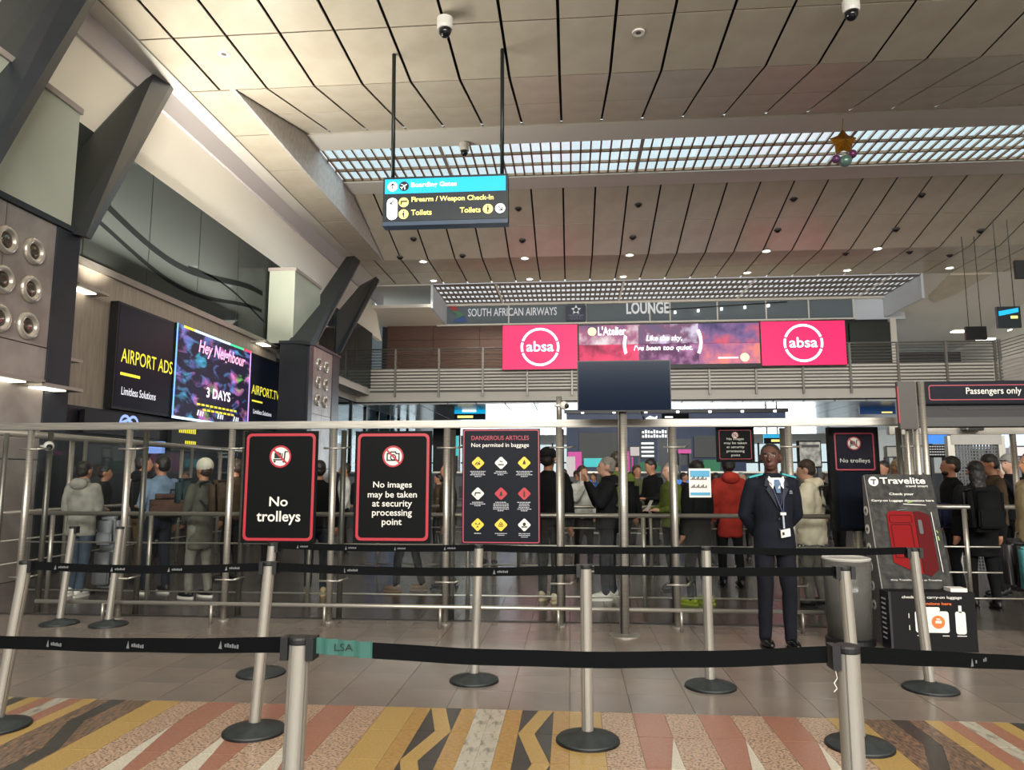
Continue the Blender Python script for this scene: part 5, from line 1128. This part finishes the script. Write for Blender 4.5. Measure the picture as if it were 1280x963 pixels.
def person(label, x, y, h=1.75, face=0, skin=skin_m, hair=hairblack, top=None, legs=None, shoe=None, sole=None, armL='down', armR='down', coat=.86, puff=.0, hood=None,
           cap=None, turn=0, stride=.06, longhair=False, fine=False, wide=1.0, tilt=0, beard=False, collar=None, bald=False, wrinkle=.004):
    k = h / 1.75
    t = thing('person', label, 'person', (x, y, 0), math.radians(face), None)
    t.scale = (k, k, k)
    far = 0 if y < 9.5 else 1 if y < 12 else 2
    vb = .008 if fine else (.015, .019, .03)[far]; vc = .011 if fine else (.020, .025, .032)[far]; vd = .009 if fine else (.011, .014, .02)[far]
    neck = Vector((0, .005, 1.50)); HM = Matrix.Translation(neck) @ Matrix.Rotation(math.radians(turn), 4, 'Z') @ Matrix.Rotation(math.radians(tilt), 4, 'X') @ Matrix.Translation(-neck) @ Matrix.Translation((0, .01, 1.757)) @ Matrix.Scale(1.12, 4) @ Matrix.Translation((0, -.01, -1.757))
    A = {}
    for s, mode in ((1, armL), (-1, armR)):
        e, w_, d = ARMS[mode]; A[s] = (Vector((s * .185 * wide, .01, 1.405)), Vector((s * e[0] * wide, e[1], e[2])), Vector((s * w_[0], w_[1], w_[2])), Vector((s * d[0], d[1], d[2])).normalized())
    F = {s: (Vector((s * .09, 0, .90)), Vector((s * .098, -.02 - stride * s * .6, .48)), Vector((s * .10, .02 - stride * s, .09))) for s in (1, -1)}
    bm = bmesh.new()   # body
    b_rings(bm, [(.84, .12, .09, 0, 0), (.93, .155, .105, 0, 0), (1.07, .13, .09, 0, 0), (1.25, .15, .105, 0, 0), (1.38, .165, .095, 0, 0), (1.44, .12, .07, 0, .005), (1.48, .06, .055, 0, .01)])
    b_tube(bm, (0, .012, 1.44), HM @ Vector((0, .005, 1.60)), .060, .056, 16)
    b_ball(bm, (0, .015, 1.665), (.075, .094, .092), HM, 20, 14); b_ball(bm, (0, -.028, 1.605), (.052, .058, .062), HM); b_ball(bm, (0, -.055, 1.572), (.03, .028, .022), HM)
    b_ball(bm, (0, -.012, 1.65), (.066, .078, .075), HM)
    b_ball(bm, (0, -.098, 1.628), (.015, .017, .014), HM, 10, 7); b_ball(bm, (0, -.088, 1.648), (.010, .014, .026), HM, 10, 7); b_ball(bm, (0, -.083, 1.592), (.023, .012, .010), HM, 10, 7)
    b_ball(bm, (0, -.066, 1.685), (.05, .018, .012), HM, 12, 7)
    for s in (1, -1): b_ball(bm, (s * .077, .012, 1.645), (.010, .020, .032), HM, 10, 7)
    for s in (1, -1):
        sh, el, wr, d = A[s]; b_limb(bm, [sh, el, wr], [.048, .038, .026])
        side = d.cross(Vector((0, 1, 0)) if abs(d.y) < .8 else Vector((0, 0, 1))).normalized() ; pn = d.cross(side).normalized()
        pc = wr + d * .05; b_limb(bm, [wr, pc], [.026, .034]); b_ball(bm, pc + d * .012, (.034, .034, .034))
        for q in range(4):
            off = side * (-.030 + q * .020); L_ = (.050, .062, .066, .052)[q]; a = pc + off + d * .03; m_ = a + d * L_ * .6 + pn * .010; e_ = m_ + d * L_ * .5 + pn * .026
            b_limb(bm, [a, m_, e_], [.0095, .009, .0078], 8)
        th = wr + d * .03 + side * (.033 * -s); b_limb(bm, [th, th + side * (.018 * -s) + d * .03, th + side * (.012 * -s) + d * .058 + pn * .012], [.012, .011, .009], 8)
        hp, kn, an = F[s]; b_limb(bm, [hp, kn, an], [.075, .050, .036]); b_ball(bm, an + Vector((0, -.05, -.05)), (.035, .09, .03))
    soft('body', bm, skin, t, vb, 2 if fine else 2)
    for s in (1, -1):  # eyes
        bm = bmesh.new(); b_ball(bm, (s * .030, -.0765, 1.660), (.0115, .010, .0075), HM, 10, 7); e_ = bmobj('eye', bm, mat('eye_white', (150, 142, 134), .4), t, smooth=True)
        bm = bmesh.new(); b_ball(bm, (s * .030, -.0835, 1.660), (.0055, .005, .0055), HM, 8, 6); bmobj('iris', bm, black, e_, smooth=True)
        if fine: bm = bmesh.new(); b_ball(bm, (s * .031, -.083, 1.684), (.020, .006, .0045), HM, 10, 6); bmobj('eyebrow', bm, hairblack, t, smooth=True)
    if fine:
        bm = bmesh.new(); b_ball(bm, (0, -.092, 1.596), (.021, .008, .0045), HM, 12, 6); b_ball(bm, (0, -.092, 1.587), (.019, .009, .005), HM, 12, 6); bmobj('lips', bm, mat('lip_brown', (98, 56, 52), .45), t, smooth=True)
    # hair or hat
    if not bald:
        bm = bmesh.new(); b_ball(bm, (0, .024, 1.682), (.081, .092, .088) if not fine else (.078, .088, .084), HM, 22, 14)
        if longhair: b_ball(bm, (0, .05, 1.60), (.085, .065, .14), HM); b_ball(bm, (0, .075, 1.48), (.08, .045, .14)); 
        elif not fine: b_ball(bm, (0, .045, 1.64), (.076, .066, .07), HM)
        soft('hair', bm, hair, t, vd, 1, None if fine or far > 1 else (.006, 45, x))
    if beard: bm = bmesh.new(); b_ball(bm, (0, -.045, 1.575), (.050, .045, .035), HM); soft('beard', bm, hairblack, t, vd, 1)
    if cap:
        kind, cm = cap; bm = bmesh.new()
        b_ball(bm, (0, .018, 1.70), (.092, .105, .098 if kind == 'beanie' else .082), HM, 24, 14)
        if kind == 'beanie':
            b_tube(bm, HM @ Vector((0, .012, 1.668)), HM @ Vector((0, .012, 1.705)), .099, .098, 28)
        else: b_ball(bm, (0, -.10, 1.70), (.065, .06, .008), HM)
        soft('hat', bm, cm, t, vd, 1)
    # jacket
    if top:
        p = puff; bm = bmesh.new()
        rings = [(coat, .172 + p, .125 + p, 0, 0), (coat + .04, .176 + p, .128 + p, 0, 0), (.97, .172 + p * 1.1, .125 + p, 0, 0), (1.08, .155 + p, .113 + p, 0, 0), (1.25, .178 + p, .128 + p, 0, 0), (1.38, .195 * wide + p * .6, .115 + p * .6, 0, 0), (1.44, .155 * wide, .088, 0, .005), (1.485, .075, .07, 0, .01), (1.505, .068, .064, 0, .01)]
        if coat > .97: rings = [r for r in rings if r[0] >= coat]
        b_rings(bm, sorted(rings), 24)
        for s in (1, -1):
            sh, el, wr, d = A[s]; b_limb(bm, [sh + Vector((-s * .01, 0, -.005)), (sh + el) / 2, el, (el + wr) / 2, wr], [.068 + p * .6, .062 + p * .8, .055 + p * .6, .048 + p * .6, .038 + p * .3])
        soft('jacket', bm, top, t, vc, 2, (wrinkle * 1.6, 14, x * 3) if far < 2 else None)
        if hood:
            bm = bmesh.new(); b_ball(bm, (0, .10, 1.46), (.13, .07, .085)); b_ball(bm, (0, .02, 1.495), (.10, .085, .045)); soft('hood', bm, hood, t, vd * 1.4, 2, (.006, 18, x))
    if legs:
        bm = bmesh.new(); b_rings(bm, [(.80, .14, .10, 0, 0), (.9, .165, .118, 0, 0), (1.0, .155, .11, 0, 0), (1.04, .145, .1, 0, 0)])
        for s in (1, -1): hp, kn, an = F[s]; b_limb(bm, [hp, (hp + kn) / 2, kn, (kn + an) / 2, an + Vector((0, -.0, .0))], [.092, .080, .066, .060, .054])
        soft('trousers', bm, legs, t, vc, 2, (.006, 12, x * 5) if far < 2 else None)
    for s in (1, -1):
        an = F[s][2]; bm = bmesh.new(); b_ball(bm, (an.x, an.y - .055, .052), (.047, .135, .046)); b_ball(bm, (an.x, an.y + .015, .075), (.044, .055, .05))
        sh_ = soft('shoe', bm, shoe or black, t, vd * 1.1, 1)
        bm = bmesh.new(); b_lathe(bm, [(.0, 0), (1, 0), (1, 1), (0, 1)], 20)
        for v in bm.verts: v.co = (an.x + v.co.x * .050, an.y - .055 + v.co.y * .140, v.co.z * .026)
        bmobj('sole', bm, sole or shoe or black, sh_)
    t['k'] = k; return t
def fab(name, c=(0, 0, 0), c2=None, rough=.85): return mat('fabric_' + name, c, rough, rgb2=c2 or tuple(int(v * .8) for v in c), noise_scale=7, bump=.15, spec=.2)
denim = fab('denim', (66, 78, 94)); dkden = fab('dark_denim', (24, 30, 42)); blk = fab('black', (12, 13, 16)); blk2 = fab('soft_black', (20, 21, 25)); khaki = fab('khaki', (110, 90, 62)); olive = fab('olive_grey', (84, 84, 76)); greyc = fab('grey', (146, 144, 136))
navyf = fab('uniform_navy', (15, 18, 29), (12, 15, 24)); red = fab('red', (158, 48, 38)); cream_f = fab('cream', (255, 246, 222), (232, 222, 196)); brownf = fab('brown', (74, 60, 44)); sky_f = fab('light_blue', (118, 142, 168)); beige = fab('beige', (156, 138, 104)); white_f = fab('white', (190, 190, 186))
hairbrown = mat('hair_brown', (66, 48, 38), .55, rgb2=(44, 32, 26), noise_scale=50); hairgrey = mat('hair_grey', (150, 146, 140), .6, rgb2=(110, 106, 102), noise_scale=50); hairblond = mat('hair_blond', (150, 126, 90), .55, rgb2=(110, 88, 60), noise_scale=50)
shoe_w = mat('shoe_white', (196, 194, 186), .6); shoe_t = mat('shoe_tan', (170, 150, 110), .7); neon = mat('shoe_neon', (120, 136, 36), .6); hiv = fab('hi_vis', (92, 106, 44))
PPL = {}
def P_(key, px, ytop, Y, label, **kw):
    p = at_y(px, ytop, Y); kw.setdefault('top', blk); kw.setdefault('legs', blk2)
    x = at_y(px, 620, Y).x
    PPL[key] = person(label, x, Y, p.z, **kw); return PPL[key]
# the guard
g = person('security guard in navy blazer with turquoise epaulettes and lanyard, hands behind his back', 1.81, 6.72, 1.785, 4, skin_d, hairblack, navyf, fab('trouser_navy', (17, 19, 27), (14, 15, 22)), mat('shoe_polish', (14, 14, 16), .2), None, 'behind', 'behind', .80, .004, None, None, -24, .03, fine=True, wide=.95, wrinkle=.0015)
PPL['guard'] = g
def gpart(name, bm, m, smooth=False): return bmobj(name, bm, m, g, smooth=smooth)
teal = mat('epaulette_teal', (46, 148, 156), .6)
for s in (1, -1):
    bm = bmesh.new(); a, b_ = Vector((s * .085, .0, 1.487)), Vector((s * .205, .005, 1.452)); d = (b_ - a)
    V = [a + Vector((0, -.032, .0)), b_ + Vector((0, -.036, .004)), b_ + Vector((0, .036, .004)), a + Vector((0, .032, .0))]
    A_ = [bm.verts.new(v) for v in V]; B_ = [bm.verts.new(v + Vector((0, 0, .014))) for v in V]; bm.faces.new(A_); bm.faces.new(B_[::-1])
    for i in range(4): bm.faces.new((A_[i], A_[(i + 1) % 4], B_[(i + 1) % 4], B_[i]))
    gpart('epaulette', bm, teal)
def onchest(x, z):   # y of the blazer front there
    ry = .132 + .004 + (-.018 if z > 1.38 else 0) - (.02 if z > 1.42 else 0) ; rx = .185
    return -ry * math.sqrt(max(.05, 1 - (x / rx) ** 2)) - .006
def cflat(name, pts, m, lift=0, t_=.005):
    bm = bmesh.new(); A_ = [bm.verts.new((x, onchest(x, z) - lift, z)) for x, z in pts]; B_ = [bm.verts.new((x, onchest(x, z) - lift + t_ + .01, z)) for x, z in pts]
    n = len(pts); bm.faces.new(A_); bm.faces.new(B_[::-1])
    for i in range(n): bm.faces.new((A_[i], A_[(i + 1) % n], B_[(i + 1) % n], B_[i]))
    return gpart(name, bm, m)
shirt = mat('shirt_white', (214, 212, 206), .7); tiem = mat('tie_blue', (66, 92, 120), .6)
cflat('waistcoat', [(-.055, 1.43), (.055, 1.43), (.03, 1.30), (0, 1.22), (-.03, 1.30)], mat('knit_navy', (18, 24, 40), .9), .004)
for s in (1, -1):
    cflat('shirt_collar', [(s * .062, 1.475), (s * .012, 1.425), (s * .045, 1.365), (s * .078, 1.43)], shirt, .016)
    cflat('lapel', [(s * .085, 1.465), (s * .060, 1.42), (s * .004, 1.19), (s * .035, 1.25), (s * .095, 1.36), (s * .075, 1.385), (s * .105, 1.39)], mat('lapel_navy', (22, 26, 38), .8), .010)
cflat('tie', [(-.02, 1.445), (.02, 1.445), (.028, 1.41), (.016, 1.33), (-.016, 1.33), (-.028, 1.41)], tiem, .020)
cflat('shirt_front', [(-.04, 1.46), (.04, 1.46), (.02, 1.37), (-.02, 1.37)], shirt, .010)
cflat('lanyard', [(.055, 1.42), (.061, 1.42), (.036, 1.16), (.030, 1.16)], mat('lanyard_dark', (50, 60, 90), .6), .022); cflat('lanyard', [(-.055, 1.42), (-.061, 1.42), (.024, 1.16), (.030, 1.16)], mat('lanyard_dark'), .022)
cflat('lanyard_clip', [(.006, 1.165), (.056, 1.165), (.056, 1.142), (.006, 1.142)], signwhite, .026); cflat('lanyard_reel', [(.022, 1.14), (.036, 1.14), (.040, 1.03), (.026, 1.03)], mat('reel_grey', (150, 160, 165), .4), .024)
cflat('id_card', [(.000, 1.015), (.085, 1.03), (.088, .965), (.003, .95)], signwhite, .028); cflat('card_photo', [(.012, .998), (.030, 1.0), (.031, .975), (.013, .973)], black, .032)
cflat('breast_badge', [(.105, 1.335), (.140, 1.335), (.132, 1.352), (.113, 1.352)], mat('badge_silver', (150, 156, 160), .35, .5), .008); cflat('breast_badge', [(.105, 1.322), (.142, 1.322), (.142, 1.330), (.105, 1.330)], mat('badge_silver'), .008)
cflat('button', circ(.0, 1.11, .009, 10), black, .004); cflat('button', circ(.0, 1.02, .009, 10), black, .006)
# queueing passengers
P_('a', 104, 578, 8.9, 'woman seen from behind in a light grey hooded jacket and pale jeans', face=176, top=greyc, hood=greyc, legs=denim, shoe=shoe_w, hair=hairblack, armL='front', armR='front', coat=.78, puff=.02, tilt=0)
P_('b', 200, 571, 9.2, 'man in a light blue shirt with dark hair looking left, brown duffel on his back', face=-120, top=sky_f, legs=dkden, shoe=black, sole=shoe_w, armL='front', armR='down', turn=10, coat=.98)
P_('c', 178, 570, 10.2, 'dark-haired person in a dark jacket and khaki trousers behind the duffel man', face=150, top=blk2, legs=khaki, skin=skin_m, turn=-30, hood=blk2)
P_('d', 253, 577, 8.9, 'person in a white knitted beanie and long grey coat facing left', face=-110, top=olive, legs=fab('pale_grey', (120, 118, 110)), shoe=black, sole=shoe_w, cap=('beanie', mat('knit_white', (206, 204, 190), .95, bump=.4, noise_scale=40)), coat=.62, armL='low', armR='low', hair=hairbrown)
P_('e', 292, 575, 10.4, 'curly-haired person in a brown patterned jacket left of the No trolleys notice', face=-90, top=brownf, hair=hairbrown)
P_('f', 398, 577, 9.3, 'person in black jacket and tan boots right of the No trolleys notice', face=200, top=blk, legs=dkden, shoe=shoe_t, stride=.12)
P_('g', 430, 580, 14, 'person in a white top far back right of the No trolleys notice', face=-60, top=white_f)
P_('h', 512, 585, 9.6, 'person in black with dark boots bent behind the no-images notice', face=-100, top=blk, legs=blk2, shoe=mat('boot_brown', (120, 100, 84), .7), stride=.16)
P_('i', 560, 578, 9.9, 'person in grey trousers and dark brown jacket between the two right notices', face=-80, top=fab('umber', (62, 52, 46)), legs=fab('mid_grey', (104, 106, 106)), hair=hairbrown)
P_('j', 612, 577, 12.5, 'person in pale trousers standing far behind the dangerous articles notice', face=170, top=blk, legs=fab('pale_grey'))
P_('k', 686, 562, 9.0, 'person in black padded jacket and black cap next to the dangerous articles notice', face=160, top=blk, cap=('cap', blk2), shoe=mat('shoe_buff', (168, 156, 128), .7), puff=.03, legs=blk, wide=1.05)
P_('l', 758, 573, 9.2, 'grey-haired man in a dark jacket facing left, holding a phone up to his face', face=-85, top=blk2, hair=hairgrey, legs=dkden, shoe=shoe_w, armL='phone', armR='phone', skin=skin_l, puff=.02, hood=blk2)
P_('m', 729, 583, 12.0, 'brown-haired person in a pale top behind the man holding a phone', face=30, top=white_f, hair=hairbrown, armR='phone')
P_('n', 772, 566, 10.6, 'tall person in dark and yellow-green jacket right behind the monitor pole', face=170, top=hiv, hair=hairbrown)
P_('o', 816, 574, 12.5, 'man in black sweater looking down at his hands', face=-60, top=blk, armL='front', armR='front', tilt=18)
P_('p', 797, 582, 14.5, 'person with short dark hair far behind the monitor pole to its right', face=20, top=fab('moss', (80, 84, 60)), hair=hairbrown)
P_('q', 838, 579, 9.9, 'grey-haired person with yellow-green shoulders left of the printed sheet', face=-70, top=hiv, hair=hairgrey, armL='front', armR='front', legs=blk, skin=skin_l)
P_('r', 870, 577, 8.9, 'broad man in a black suit and neon-soled shoes behind the printed sheet', face=-130, top=blk, legs=blk, shoe=neon, coat=.70, puff=.03, wide=1.1, turn=-20)
P_('s', 896, 592, 12.2, 'person in a grey hoodie with dark backpack straps left of the red jacket', face=150, top=fab('hoodie_grey', (130, 130, 128)), hood=fab('hoodie_grey'))
P_('t', 911, 571, 10.3, 'dark-haired person in a long bright red jacket left of the guard', face=190, top=red, hood=red, skin=skin_d, armR='front', coat=.66)
P_('u', 1012, 576, 8.9, 'woman with brown hair in a cream puffer jacket right of the guard', face=-115, top=cream_f, hair=hairbrown, puff=.05, legs=fab('pale_grey'), coat=.74, armL='low', armR='low', tilt=14, skin=skin_l, hood=cream_f, wrinkle=.010)
P_('v', 1047, 590, 13, 'dark-haired person far behind, between the cream puffer and the totem', face=-60, top=blk)
P_('w', 982, 588, 15, 'person in pink far behind the right shoulder of the guard', face=0, top=fab('rose', (170, 96, 100)))
P_('x', 941, 594, 13.3, 'dark-haired person far behind the left shoulder of the guard', face=180, top=blk2)
P_('y', 1127, 575, 10.5, 'blond-haired person just left of the gate tubes, looking down', face=-150, top=blk2, hair=hairblond, tilt=16)
P_('z', 1106, 577, 12.3, 'dark-haired person behind the framed glass sign near the gate', face=-60, top=blk)
P_('aa', 1190, 572, 9.6, 'man with dark hair in black looking left beyond the right-hand gate', face=-95, top=blk, turn=-5, beard=True)
P_('ab', 1221, 578, 8.9, 'woman with long black hair in a black coat seen from behind', face=175, top=blk, legs=blk, longhair=True, coat=.62, puff=.02)
P_('ac', 1243, 569, 9.8, 'man with short dark hair in a brown jacket looking down to the left', face=-100, top=brownf, tilt=18, skin=skin_m)
P_('ad', 1264, 570, 10.8, 'person in a light grey cap behind the brown jacket man', face=-70, top=blk2, cap=('cap', fab('cap_grey', (150, 150, 148))), skin=skin_l, armL='phone', armR='front')
P_('ae', 1293, 565, 7.5, 'person in a beige jacket cut off by the right edge, carrying a black case', face=-95, top=beige, legs=blk, puff=.03, armL='down', armR='down')
P_('af', 470, 583, 16, 'person in blue far back between the notices', face=160, top=fab('cobalt', (40, 80, 150)), legs=fab('cobalt'))
P_('ag', 658, 590, 17, 'distant person in grey left of the padded black jacket', face=0, top=fab('mid_grey'))
P_('ah', 742, 592, 19, 'distant person with brown hair near the posters', face=-30, top=fab('cobalt'), hair=hairbrown)
P_('ai', 966, 592, 18, 'distant person in dark clothes directly behind the guard head', face=150, top=blk)
P_('aj', 1078, 592, 17, 'distant person in brown behind the totem display', face=60, top=brownf, hair=hairbrown)
P_('ak', 130, 584, 11.6, 'dark figure far back inside the left corridor', face=120, top=blk2)
P_('al', 232, 590, 15, 'dark figure far back left of the white beanie', face=-20, top=blk, hair=hairbrown)
P_('am', 340, 585, 12, 'person hidden mostly by the No trolleys notice', face=200, top=fab('mid_grey'))
rr = random.Random(3)
tones = [blk, blk2, brownf, olive, fab('mid_grey'), fab('umber'), dkden, fab('moss')]
places = ['behind the No trolleys notice', 'behind the no-images notice', 'behind the dangerous articles notice', 'left of the monitor pole', 'right of the monitor pole', 'behind the broad man in black', 'behind the guard', 'behind the cream puffer jacket', 'behind the totem', 'beyond the gate tubes', 'beyond the suitcase display', 'beyond the brown jacket man']
for i, px in enumerate((352, 450, 548, 676, 722, 790, 856, 928, 1004, 1030, 1092, 1150, 1208, 1256, 705, 815, 882, 952)):
    Y = rr.uniform(15, 20); Y += .9 * (abs(Y - 17.5) < .45); n_ = ('black', 'dark grey', 'brown', 'olive', 'mid grey', 'dark brown', 'dark blue', 'moss green')[i % 8]
    P_('far%d' % i, px, rr.uniform(584, 594), Y, 'distant passenger in a %s top %s' % (n_, places[i % 12] if i < 12 else ('far back, near ' + places[(i * 5) % 12].split(' ', 1)[1])), face=rr.uniform(-180, 180), top=tones[i % 8], hair=(hairblack, hairbrown, hairblack, hairgrey)[i % 4], longhair=(i % 5 == 0))
# bags, cases and things carried ----------------------------------
def bag(name, label, cat, loc, sx, sy, sz, m, rz=0, pocket=True, straps=0, handle=False, wheels=False):
    t = thing(name, label, cat, loc, rz)
    bm = bmesh.new(); b_box(bm, -sx / 2, sx / 2, -sy / 2, sy / 2, 0, sz); bmesh.ops.bevel(bm, geom=bm.edges[:], offset=min(sx, sy, sz) * .28, segments=4, affect='EDGES'); bmobj('shell', bm, m, t, smooth=True)
    if pocket: bm = bmesh.new(); b_box(bm, -sx * .38, sx * .38, -sy / 2 - .03, -sy / 2 + .02, sz * .1, sz * .5); bmesh.ops.bevel(bm, geom=bm.edges[:], offset=.018, segments=2, affect='EDGES'); bmobj('pocket', bm, m, t)
    for s in (-1, 1)[:straps]:
        bm = bmesh.new(); b_limb(bm, [(s * sx * .3, sy / 2, sz * .95), (s * sx * .36, sy / 2 + .14, sz * .9), (s * sx * .36, sy / 2 + .14, sz * .45), (s * sx * .36, sy / 2, sz * .2)], [.014] * 4, 8); bmobj('strap', bm, black, t)
    if handle: bm = bmesh.new(); b_limb(bm, [(-.07, 0, sz - .01), (-.06, 0, sz + .05), (.06, 0, sz + .05), (.07, 0, sz - .01)], [.01] * 4, 8); bmobj('handle', bm, black, t)
    if wheels:
        for s in (-1, 1):
            for q in (-1, 1): tube('wheel', (s * sx * .38 - .012, q * sy * .3, -.03), (s * sx * .38 + .012, q * sy * .3, -.03), .03, black, t, 12)
    return t
def behind(key, dx, dy, z):
    p = PPL[key]; a = p.rotation_euler[2]; c, s = math.cos(a), math.sin(a); k = p.scale[0]; return (p.location.x + (c * dx - s * dy) * k, p.location.y + (s * dx + c * dy) * k, z), a + PI
l, a = behind('b', -.10, .30, 1.02); bag('duffel_bag', 'big brown duffel bag slung across the back of the man in light blue', 'bag', (l[0], l[1] - .12, .98), .62, .26, .30, fab('duffel_brown', (84, 62, 54)), PI / 2 * 0, straps=0, handle=True)
l, a = behind('d', 0, .32, 0); bag('backpack', 'brown backpack worn over the grey coat of the person in the beanie', 'bag', (l[0], l[1], 1.02), .30, .20, .44, fab('pack_brown', (76, 62, 50)), a, straps=2)
l, a = behind('d', 0, -.30, 0); bag('backpack', 'dark teal backpack in front of the person in the white beanie', 'bag', (l[0], l[1], 1.12), .28, .18, .36, fab('pack_teal', (44, 62, 66)), a, straps=0)
l, a = behind('u', 0, .36, 0); bag('backpack', 'black backpack on the woman in the cream puffer', 'bag', (l[0], l[1], 1.0), .28, .16, .42, blk, a, straps=2)
l, a = behind('u', 0, -.36, 0); bag('plush_bag', 'fluffy pale pink bag held by the woman in the cream puffer', 'bag', (l[0] - .02, l[1], .86), .26, .16, .42, fab('pink_plush', (170, 118, 116)), 0, pocket=False)
l, a = behind('l', 0, .30, 0); bag('backpack', 'black backpack worn by the grey-haired man holding a phone', 'bag', (l[0], l[1], .98), .30, .20, .46, blk, a, straps=2)
l, a = behind('q', .0, .30, 0); bag('backpack', 'bright pink backpack next to the yellow-green shoulders', 'bag', (l[0] + .02, l[1] - .05, .92), .16, .2, .5, fab('hot_pink', (190, 40, 100)), a, straps=0)
l, a = behind('s', 0, .26, 0); bag('backpack', 'dark backpack on the person in the grey hoodie', 'bag', (l[0], l[1], 1.05), .26, .16, .4, blk, a, straps=2)
l, a = behind('ab', 0, .33, 0); bag('backpack', 'black backpack with a small white mark on the long-haired woman', 'bag', (l[0] - .05, l[1], .88), .34, .20, .50, blk, a, straps=2)
PPLbag = bpy.data.objects['backpack.006'] if 'backpack.006' in bpy.data.objects else None
q = at_z(133, 765, 0); bag('suitcase', 'small grey suitcase standing behind the woman in the grey jacket', 'suitcase', (at_y(134, 700, 9.2).x, 9.2, .06), .30, .22, .52, mat('case_grey', (96, 98, 102), .45), handle=True, wheels=True)
bag('suitcase', 'pale carrier case with black top right beside the grey jacket', 'suitcase', (at_y(134, 700, 9.2).x, 9.2, .58), .28, .2, .40, mat('case_pale', (130, 134, 140), .5), handle=True)
q = at_y(1247, 700, 8.0); bag('suitcase', 'black soft travel case hanging at the lower right edge', 'suitcase', (q.x, 7.55, .40), .36, .22, .5, mat('case_black', (20, 20, 22), .5), handle=True)
l, a = behind('ae', .02, -.1, 0); bag('tote_bag', 'turquoise bag edge at the extreme right below the beige sleeve', 'bag', (at_y(1278, 700, 7.4).x, 7.3, .42), .10, .2, .42, fab('turquoise', (90, 170, 176)), pocket=False)
bag('shoulder_bag', 'dark blue bag with a red stripe just right of the suitcase display', 'bag', (at_y(1183, 660, 9.3).x, 9.3, .88), .22, .12, .3, fab('bag_navy', (30, 34, 60)), .4, pocket=False)
l, a = behind('l', .0, -.33, 0); o = box('phone', -.035, .035, -.005, .005, -.07, .07, signwhite); o.location = (l[0], l[1], 1.50 * PPL['l'].scale[0]); o.rotation_euler = (0, 0, a); tag(o, 'white phone held up by the grey-haired man', 'phone')
l, a = behind('q', .0, -.33, 0); o = box('boarding_pass', -.04, .04, -.003, .003, -.08, .08, signwhite); o.location = (l[0], l[1], 1.16 * PPL['q'].scale[0]); o.rotation_euler = (.5, 0, a); tag(o, 'white paper held by the person with yellow-green shoulders', 'paper')

# ------------------------------------------------------------------ convert the lettering and the soft forms to plain meshes
def finish():
    bpy.context.view_layer.update(); dg = bpy.context.evaluated_depsgraph_get()
    BM = {i: (x, z, d) for i, x, z, d in BT}
    for ti, (o, cx, cz, w_, h_, y, t) in enumerate(TEXTS):
        me = bpy.data.meshes.new_from_object(o.evaluated_get(dg)); par = o.parent; nm = o.name.split('.')[0]
        xs = [v.co.x for v in me.vertices]; zs = [v.co.y for v in me.vertices]
        if not xs: continue
        x0, x1, z0, z1 = min(xs), max(xs), min(zs), max(zs)
        sx = w_ / (x1 - x0); sz = h_ / (z1 - z0)
        for v in me.vertices: v.co = ((v.co.x - (x0 + x1) / 2) * sx, 0, (v.co.y - (z0 + z1) / 2) * sz)
        n = bpy.data.objects.new(nm, me); COL.objects.link(n); n.parent = par; n.location = (cx, y, cz)
        if ti in BM: n.location = fr(*BM[ti]); n.rotation_euler = (-lean, 0, 0)
        bpy.data.objects.remove(o)
    for o, sm, nz in LAZY:
        me = bpy.data.meshes.new_from_object(o.evaluated_get(dg)); mats = list(o.data.materials)
        o.modifiers.clear(); o.data = me
        if nz:
            for v in me.vertices:
                s = noise.noise(v.co * nz[1] + Vector((nz[2], 0, 0))); v.co += v.normal * s * nz[0]
        for p in me.polygons: p.use_smooth = True
        if not me.materials and mats: me.materials.append(mats[0])
finish()
